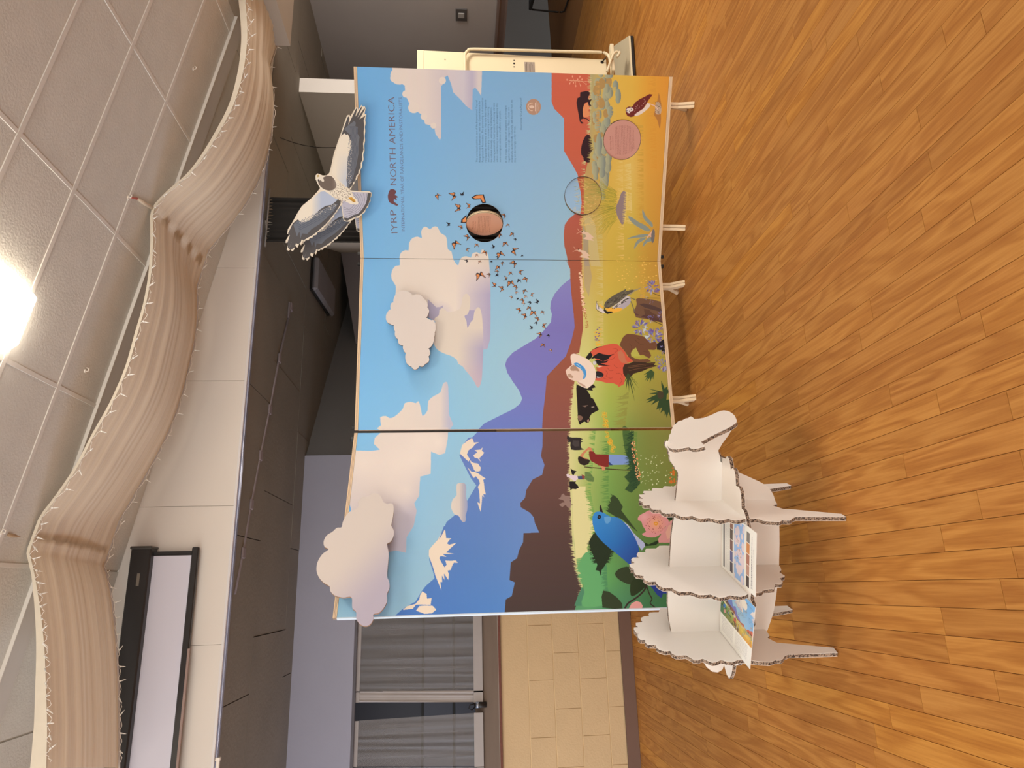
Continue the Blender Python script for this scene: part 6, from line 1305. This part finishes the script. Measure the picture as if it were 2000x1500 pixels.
# light strings pinned to both edges, every bulb a part
M_WIRE = mat('white_wire', alb((232, 218, 200)), .4); M_BULB = mat('clear_bulb', alb((240, 230, 214)), .2)
bm_g = G(); bm_g.tube([(0, 0, 0), (0, 0, -.010)], [.0045, .004], 6); bm_g.tube([(0, 0, -.010), (0, 0, -.021), (0, 0, -.033)], [.003, .0027, .0006], 6); bmesh_b = bm_g.mesh('bulb'); bmesh_b.materials.append(M_BULB)
def light_string(E_, n, sd, label, dy, amp, far=False):
    RR = np.random.default_rng(sd); ls = thing('light_string', label, 'string lights', tuple(E_[len(E_) // 2]), 0, None)
    o3 = np.array(ls.location); pts = []; N_ = len(E_); idx = np.linspace(2, N_ - 2, n)
    for t in np.linspace(1, N_ - 2, n * 8):
        i = int(t); fr_ = t - i; p = E_[i] * (1 - fr_) + E_[min(i + 1, N_ - 1)] * fr_
        s_ = abs(math.sin(t * n / N_ * math.pi)); p = p + np.array([0, dy, -.004 - amp * s_ * (0.6 + .8 * RR.random())]); p[2] = min(p[2], cz(p[0]) - .012); pts.append(p)
    g = G(); g.tube([p - o3 for p in pts], .0016, 5); link('wire', g.mesh('wire'), M_WIRE, ls)
    for t in idx:
        i = int(np.clip(t / N_ * len(pts), 0, len(pts) - 1)); p = pts[i]
        b_ = D.objects.new('bulb', bmesh_b); COL.objects.link(b_); b_.parent = ls; b_.location = p - o3
        b_.rotation_euler = ((RR.random() - .3) * 1.2, (RR.random() - .2) * 1.3, RR.random() * 6.28)
    return ls
light_string(NE, 54, 1, 'white mini light string with wavy wire along near edge of the drape', -.012, .020)
light_string(FE, 40, 2, 'white mini light string along far edge of the drape beside the fascia', -.006, .012)

# ---- projection screen on the fascia
M_CASE = mat('screen_case', (.022, .021, .022), .35, .2, 3); M_SCR = mat('screen_cloth', alb((206, 198, 202), 1.0), .6, .02, 2)
scr = thing('projection_screen', 'black-cased pull-down projection screen mounted on cream band under ceiling', 'projection screen', (-.4, 4.36, 3.2))
G().box((-2.6, 4.285, 3.285), (.287, 4.377, 3.40)).obj('case', M_CASE, scr, bevel=.008)
G().box((.275, 4.28, 3.28), (.292, 4.38, 3.405)).obj('end_cap', mat('case_end', (.05, .048, .045), .35), scr, bevel=.005)
G().box((-2.58, 4.335, 3.068), (.262, 4.338, 3.29)).obj('black_border', M_CASE, scr)
G().box((-2.4, 4.3325, 3.068), (.236, 4.3345, 3.288)).obj('screen_sheet', M_SCR, scr)
G().box((-2.6, 4.322, 3.030), (.283, 4.352, 3.068)).obj('bottom_bar', M_CASE, scr, bevel=.005)
for k_ in range(0): pass
G().box((.246, 4.330, 3.068), (.262, 4.3345, 3.295)).obj('side_border', M_CASE, scr)
q = onY(271, 1120, 4.285); G().box((q[0] - .07, 4.283, q[2] - .008), (q[0] + .0, 4.2855, q[2] + .008)).obj('maker_plate', mat('plate_silver', alb((140, 130, 116)), .3, metal=.5), scr)
p_, p2_ = onY(367, 1267, 4.315), onY(331, 1500, 4.315)
g = G(); g.box((p2_[0] - .3, 4.308, 3.018), (p_[0], 4.320, 3.030)); top(g, 'wooden_pole', mat('old_wood', alb((150, 124, 112)), .6, .1, 10), 'thin wooden pole resting along lower bar of projection screen', 'pole', (p_[0], 4.31, 3.024))

q = onY(416, 1491, 4.40); g = G(); g.box((q[0] - .09, 4.392, 2.828), (q[0] + .03, 4.408, 2.846)); g.box((q[0] + .012, 4.386, 2.824), (q[0] + .03, 4.412, 2.850)); top(g, 'blind_bracket', M_WIRE, 'tiny white bracket under the fascia edge at far left', 'bracket', (q[0], 4.40, 2.835), .002)
# ---- ceiling lamps: the one in view and three unseen ones for the room's brightness
M_LENS = NT('lamp_lens'); M_LENS.b.inputs['Emission Color'].default_value = (*LAMPC, 1); M_LENS.b.inputs['Emission Strength'].default_value = LAMP_E; M_LENS.b.inputs['Base Color'].default_value = (.8, .8, .8, 1); M_LENS = M_LENS.m
M_LBODY = mat('lamp_body', (.7, .68, .62), .4)
def lamp(x0, x1, y0, y1, label):
    xc, yc = (x0 + x1) / 2, (y0 + y1) / 2; zc = cz(xc); L_ = thing('ceiling_lamp', label, 'ceiling light', (xc, yc, zc), 0, None)
    sl = -.194
    for nm, o0, o1, ins, m_, bv in (('lamp_body', .0, .022, .012, M_LBODY, .004), ('lens', .022, .060, 0.0, M_LENS, .022)):
        g = G(); c = [(x0 + ins, y0 + ins), (x1 - ins, y0 + ins), (x1 - ins, y1 - ins), (x0 + ins, y1 - ins)]
        g.prism([(x, y, cz(x, o1)) for x, y in c], (0, 0, o1 - o0)); g.obj(nm, m_, L_, bevel=bv)
    return L_
lamp(.985, 1.225, 1.60, 2.80, 'glaring white ceiling lamp at upper edge of view, near the drape')
lamp(.985, 1.225, -3.4, -2.2, 'glaring ceiling lamp out of view behind the camera, over open floor')
lamp(-1.45, -1.21, 1.0, 2.2, 'glaring ceiling lamp out of view to the left of the camera')
lamp(-1.45, -1.21, -3.4, -2.2, 'glaring ceiling lamp out of view behind and left of the camera')

# ---- small bits on the ceiling
for (x, y, lb) in ((378, 135, 'white ceiling hook in tile near right end of drape'), (167, 725, 'white ceiling hook in tile between lamp and drape'), (251, 386, 'white ceiling clip beside first gathered tie of the drape'), (4, 1041, 'white ceiling clip beside the gathered tie at upper left')):
    p = onC(x, y, .012); g = G(); g.tube([p + np.array([0, 0, .004]), p + np.array([0, 0, -.012]), p + np.array([.010, -.004, -.016]), p + np.array([.016, -.006, -.006])], .0028, 6); g.box(p + np.array([-.008, -.006, -.002]), p + np.array([.008, .006, .004]))
    top(g, 'ceiling_hook', M_WIRE, lb, 'hook', tuple(p))
g = G(); q0, q1 = (.0, .0), (0, 0)

# ---- annex lamp, black curtain, cable
AL = [onZ(x, y, 2.845) for x, y in ((603, 556), (606, 511), (630, 515), (643, 600), (636, 615), (628, 611))]
al = thing('annex_lamp', 'unlit grey wraparound lamp on the dark side room ceiling', 'ceiling light', (3.0, 6.35, 2.865))
g = G(); qd = [np.array((2.72, 6.03)), np.array((3.06, 6.02)), np.array((3.14, 6.93)), np.array((2.82, 6.95))]
g.prism([(*p, 2.792) for p in qd], (0, 0, .055)); g.obj('diffuser', mat('unlit_diffuser', alb((150, 142, 140), .8), .4), al, bevel=.02)
g = G(); g.prism([(*(p * 1.0 + (p - np.mean(qd, axis=0)) * -.02), 2.845) for p in qd], (0, 0, .020)); g.obj('lamp_tray', M_BLACK, al)
def drape(name, A_, B_, zt, zb, m_, label, cat, folds, amp, nz_=10, jag=0.0, topfn=None, seed=1, taper=None):
    RR = np.random.default_rng(seed); A_, B_ = np.array(A_, float), np.array(B_, float); d = B_ - A_; L_ = np.linalg.norm(d); d /= L_; n = np.array([d[1], -d[0]])
    nx = folds * 8; v, f = [], []; jl = RR.random(nx + 1); fr_ = RR.random(6) * 6.28
    for i in range(nx + 1):
        t = i / nx
        for j in range(nz_ + 1):
            w = j / nz_; zt_ = zt if topfn is None else topfn(t); z = zt_ * (1 - w) + zb * w
            if j == 0: z -= jag * jl[i] * (1 if i % 4 < 2 else .2)
            wv = amp * (1 + .6 * math.sin(t * 7 + fr_[3])) * (math.sin(t * folds * 6.28 + fr_[0] + w * 1.2 + 1.6 * math.sin(t * 9 + fr_[4] + w * 2)) + .4 * math.sin(t * folds * 13 + fr_[1])) * (.5 + .5 * w)
            tt = t if taper is None else taper(t, w)
            p = A_ + d * tt * L_ + n * wv; v.append((p[0], p[1], z))
    for i in range(nx):
        for j in range(nz_): q = i * (nz_ + 1) + j; f.append((q, q + 1, q + nz_ + 2, q + nz_ + 1))
    me = D.meshes.new(name); org = np.array([(A_[0] + B_[0]) / 2, (A_[1] + B_[1]) / 2, zb]); me.from_pydata([tuple(np.array(p) - org) for p in v], [], f)
    me.polygons.foreach_set('use_smooth', [True] * len(f)); me.update(); o = link(name, me, m_); o.location = org
    return tag(o, label, cat)
M_BLKC = mat('black_satin', (.018, .017, .016), .8, .3, 4, spec=.15)
bc = drape('black_curtain', (2.375, 4.47), (2.735, 4.47), 2.845, .02, M_BLKC, 'black gathered satin curtain hanging behind the hawk cutout', 'curtain', 7, .009, 24, .055, seed=3)
for s_ in (0,):
    g = G(); g.tube([(2.34, 4.47, 2.835), (2.80, 4.47, 2.835)], .008, 8); g.obj('curtain_rod', mat('rod_grey', alb((130, 120, 110)), .4, metal=.3), bc, org=bc.location)
cab = [onZ(528, 261, 2.86), onY(545, 268, 4.7), onY(572, 278, 4.9), onY(600, 285, 5.0), onY(628, 288, 5.05), onX(660, 288, 4.195)]
g = G(); g.tube(smooth_open(cab, 5), .0035, 6); top(g, 'black_cable', M_BLACK, 'thin black cable drooping from side room ceiling to white pier', 'cable', tuple(cab[0]))

# ---- curtains of the serving window
k = NT('sheer_curtain'); tc = k.add('ShaderNodeTexCoord'); mp_ = k.add('ShaderNodeMapping'); mp_.inputs['Scale'].default_value = (26, 26, .8); k.link(tc.outputs['Object'], mp_.inputs[0])
nz = k.add('ShaderNodeTexNoise'); nz.inputs['Scale'].default_value = 1; nz.inputs['Detail'].default_value = 4; k.link(mp_.outputs[0], nz.inputs['Vector'])
mr_ = k.add('ShaderNodeMapRange'); mr_.inputs['From Min'].default_value = .3; mr_.inputs['From Max'].default_value = .7; mr_.inputs['To Min'].default_value = .40; mr_.inputs['To Max'].default_value = .50; k.link(nz.outputs['Fac'], mr_.inputs['Value'])
trn = k.add('ShaderNodeBsdfTransparent'); ms = k.add('ShaderNodeMixShader'); k.link(mr_.outputs[0], ms.inputs[0]); k.link(trn.outputs[0], ms.inputs[1]); k.link(k.b.outputs[0], ms.inputs[2]); k.link(ms.outputs[0], k.n['Material Output'].inputs[0])
k.b.inputs['Base Color'].default_value = rgba(alb((158, 150, 143))); k.b.inputs['Roughness'].default_value = .8; M_SHEER = k.m
M_SHEER2 = mat('sheer_doubled', alb((176, 164, 154), .95), .8, .05, 10)
YC = 6.33
def curt(ya, yb, yta, ytb, label, folds, sd, zb=1.292):
    xa, xb = float(onY(925, ya, YC)[0]), float(onY(925, yb, YC)[0]); xta, xtb = float(onY(695, yta, YC)[0]), float(onY(695, ytb, YC)[0])
    L_ = xb - xa
    def tp(t, w): x = (xta + (xtb - xta) * t) * (1 - w) + (xa + (xb - xa) * t) * w; return (x - xa) / L_
    o = drape('sheer_curtain', (xa, YC), (xb, YC), 2.345, zb, M_SHEER, label, 'curtain', folds, .006, 12, 0, seed=sd, taper=tp)
    g = G(); g.box((min(xa, xb), YC - .014, zb - .002), (max(xa, xb), YC - .010, zb + .075)); g.obj('bottom_hem', M_SHEER2, o, org=o.location)
    g = G(); g.box((min(xta, xtb), YC - .014, 2.318), (max(xta, xtb), YC - .010, 2.352)); g.obj('rod_pocket', M_SHEER2, o, org=o.location); return o
curt(1282, 1120, 1286, 1120, 'grey sheer curtain in the serving window, half hidden by the mural', 6, 11)
c_ = curt(1352, 1282, 1352, 1286, 'grey sheer curtain of the serving window just right of its pale gathered edge', 4, 12)
o = curt(1372, 1349, 1372, 1350, 'narrow pale gathered curtain edge right of the dark gap in serving window', 2, 13); o.data.materials.clear(); o.data.materials.append(M_SHEER2)
curt(1497, 1392, 1497, 1408, 'grey sheer curtain left of the dark gap in serving window', 5, 14)
xl = float(onY(925, 1560, YC)[0])
curt(1580, 1499, 1580, 1499, 'grey sheer curtain at the far left end of serving window', 4, 15)
# small padlock-like black device on the sill
p = onY(921, 1378, 6.30)
dv = thing('black_mug', 'small black mug with chrome band on the brown sill in the curtain gap', 'mug', (p[0], 6.315, 1.262))
g = G(); g.tube([(p[0], 6.315, 1.262), (p[0], 6.315, 1.315), (p[0], 6.315, 1.365)], [.022, .024, .020], 14); g.obj('mug_body', M_BLACK, dv)
g = G(); g.tube([(p[0], 6.315, 1.325), (p[0], 6.315, 1.350)], .0255, 14); g.obj('chrome_band', mat('chrome_band', alb((190, 200, 212)), .15, metal=.8), dv)
g = G(); g.tube([(p[0] - .018, 6.312, 1.36), (p[0] - .034, 6.30, 1.385), (p[0] - .022, 6.30, 1.41), (p[0] + .004, 6.31, 1.40), (p[0] + .010, 6.315, 1.365)], .0045, 8); g.obj('handle', M_BLACK, dv)

# ---- cream cabinet with tubular frame behind the right end of the mural
M_CRM = mat('cream_enamel', alb((222, 200, 160)), .35, .02, 3); YB = 4.72
cart = thing('cream_trolley', 'cream enamelled folding table trolley with tubular rail behind right end of mural', 'trolley', (4.1, YB, 0))
cA, cB = onY(815, 97, YB), onY(1184, 116, YB); xr0, xr1 = float(cA[0]), float(cB[0]); zt_, zb_ = float(cA[2]), float(cB[2])
g = G(); g.prism([(3.25, YB, zb_), (xr1, YB, zb_), (xr0, YB, zt_), (3.25, YB, zt_)], (0, .05, 0)); g.obj('table_leaf', M_CRM, cart, bevel=.004)
ze = float(onY(827, 120, YB)[2])
G().box((3.25, YB - .004, ze - .003), (xr0 - .005, YB + .002, zt_)).obj('top_flange', M_CRM, cart, bevel=.001)
pt = [onY(x, y, YB - .05) for x, y in ((908, 150), (908, 118), (908, 107), (914, 99), (925, 96), (1000, 98), (1100, 100.5), (1168, 102), (1182, 104), (1190, 112), (1193, 128))]
g = G(); g.tube(smooth_open(pt, 4), .0125, 10); g.obj('tubular_rail', M_CRM, cart)
pt = [onY(x, y, YB - .12) for x, y in ((1186, 140), (1196, 110), (1204, 101), (1210, 103), (1205, 112))]
g = G(); g.tube(smooth_open(pt, 4), .011, 10); g.obj('lower_loop', M_CRM, cart)
for x0_, y0_, x1_, y1_ in ((1190, 90, 1199, 112), (1192, 122, 1200, 142)):
    a_, b_ = onY(x0_, y0_, YB - .08), onY(x1_, y1_, YB - .08); G().box((min(a_[0], b_[0]), YB - .11, min(a_[2], b_[2])), (max(a_[0], b_[0]), YB - .05, max(a_[2], b_[2]))).obj('hinge_bracket', M_CRM, cart, bevel=.004)
for x, y, r in ((1004, 118, .005), (1004, 124, .008), (1004, 130.5, .005), (1176, 121.5, .014), (869, 116, .006)):
    p = onY(x, y, YB - .001); g = G(); g.tube([(p[0], YB + .004, p[2]), (p[0], YB - .003, p[2])], r, 12); g.obj('bolt' if r < .01 else 'black_grommet', M_BLACK if r != .006 else mat('screw_grey', alb((150, 130, 110)), .4), cart)
p = onY(1176, 121, YB); p2 = onY(1183, 113, YB - .05); g = G(); g.tube([p, p2], .005, 6); g.obj('spring', M_BLACK, cart)
a_, b_ = onY(1024, 121, YB), onY(1045, 141, YB)
G().box((b_[0], YB - .0015, b_[2]), (a_[0], YB + .001, a_[2])).obj('rating_label', mat('label_grey', alb((160, 142, 124)), .4), cart)
for q in range(8):
    z = b_[2] + (a_[2] - b_[2]) * (q + .6) / 8.6; G().box((b_[0] + .003, YB - .0021, z), (a_[0] - .003 - (.02 if q % 3 == 1 else 0), YB - .0014, z + (.0045 if q in (3, 6) else .0022))).obj('label_line', mat('label_ink', alb((96, 78, 64)), .5), cart)
# castor frame plate on the floor
f0, f1, f2 = onZ(1228, 70, .045), onZ(1184, 138, .045), onZ(1233, 150, .045)
g = G(); g.prism([tuple(f0), tuple(f2), (3.3, f2[1] - .05, .045), (3.3, 5.1, .045), (f1[0] + .02, 5.15, .045)], (0, 0, -.014)); g.obj('base_plate', M_CRM, cart)
g = G(); g.prism([tuple(f0 + np.array([0, -.002, -.014])), tuple(f2 + np.array([0, -.002, -.014])), (3.3, f2[1] - .052, .031), (3.3, 5.1, .031), (f1[0] + .02, 5.15, .031)], (0, 0, -.022)); g.obj('black_bumper', M_BLACK, cart)
for x, y in ((4.25, 4.80), (3.6, 4.7), (3.5, 5.0)):
    g = G(); g.tube([(x - .012, y, .016), (x + .012, y, .016)], .0155, 12); g.obj('castor', M_BLACK, cart)

# ---- chairs far right in the recess, only their curved black legs enter the view
def far_chair(x, y, rz, label):
    o = thing('stacking_chair', label, 'chair', (x, y, 0), rz); c_, s_ = math.cos(rz), math.sin(rz)
    def w(p): return (x + p[0] * c_ - p[1] * s_, y + p[0] * s_ + p[1] * c_, p[2])
    for sd in (-1, 1):
        g = G(); g.tube(smooth_open([w(p) for p in ((-.22, sd * .22, .46), (-.24, sd * .22, .25), (-.25, sd * .22, .06), (-.22, sd * .22, .015), (-.15, sd * .22, .012), (.15, sd * .22, .012), (.22, sd * .22, .02), (.24, sd * .22, .10), (.20, sd * .22, .46))], 4), .012, 8); g.obj('sled_leg', M_BLACK, o)
        g = G(); g.tube([w(p) for p in ((-.20, sd * .20, .45), (-.27, sd * .20, .65), (-.30, sd * .20, .86))], .011, 8); g.obj('back_post', M_BLACK, o)
    g = G(); g.prism([w(p) for p in ((-.23, -.23, .45), (.23, -.22, .46), (.23, .22, .46), (-.23, .23, .45))], (0, 0, .04)); g.obj('seat', M_BLACK, o, bevel=.01)
    g = G(); g.prism([w(p) for p in ((-.27, -.21, .62), (-.27, .21, .62), (-.30, .21, .87), (-.30, -.21, .87))], (.02 * c_, .02 * s_, 0)); g.obj('backrest', M_BLACK, o, bevel=.008)
q = onZ(1108, 6, 0); far_chair(float(q[0]) + .17, float(q[1]) - .10, math.radians(35), 'black sled-legged chair just entering the view at the far right')
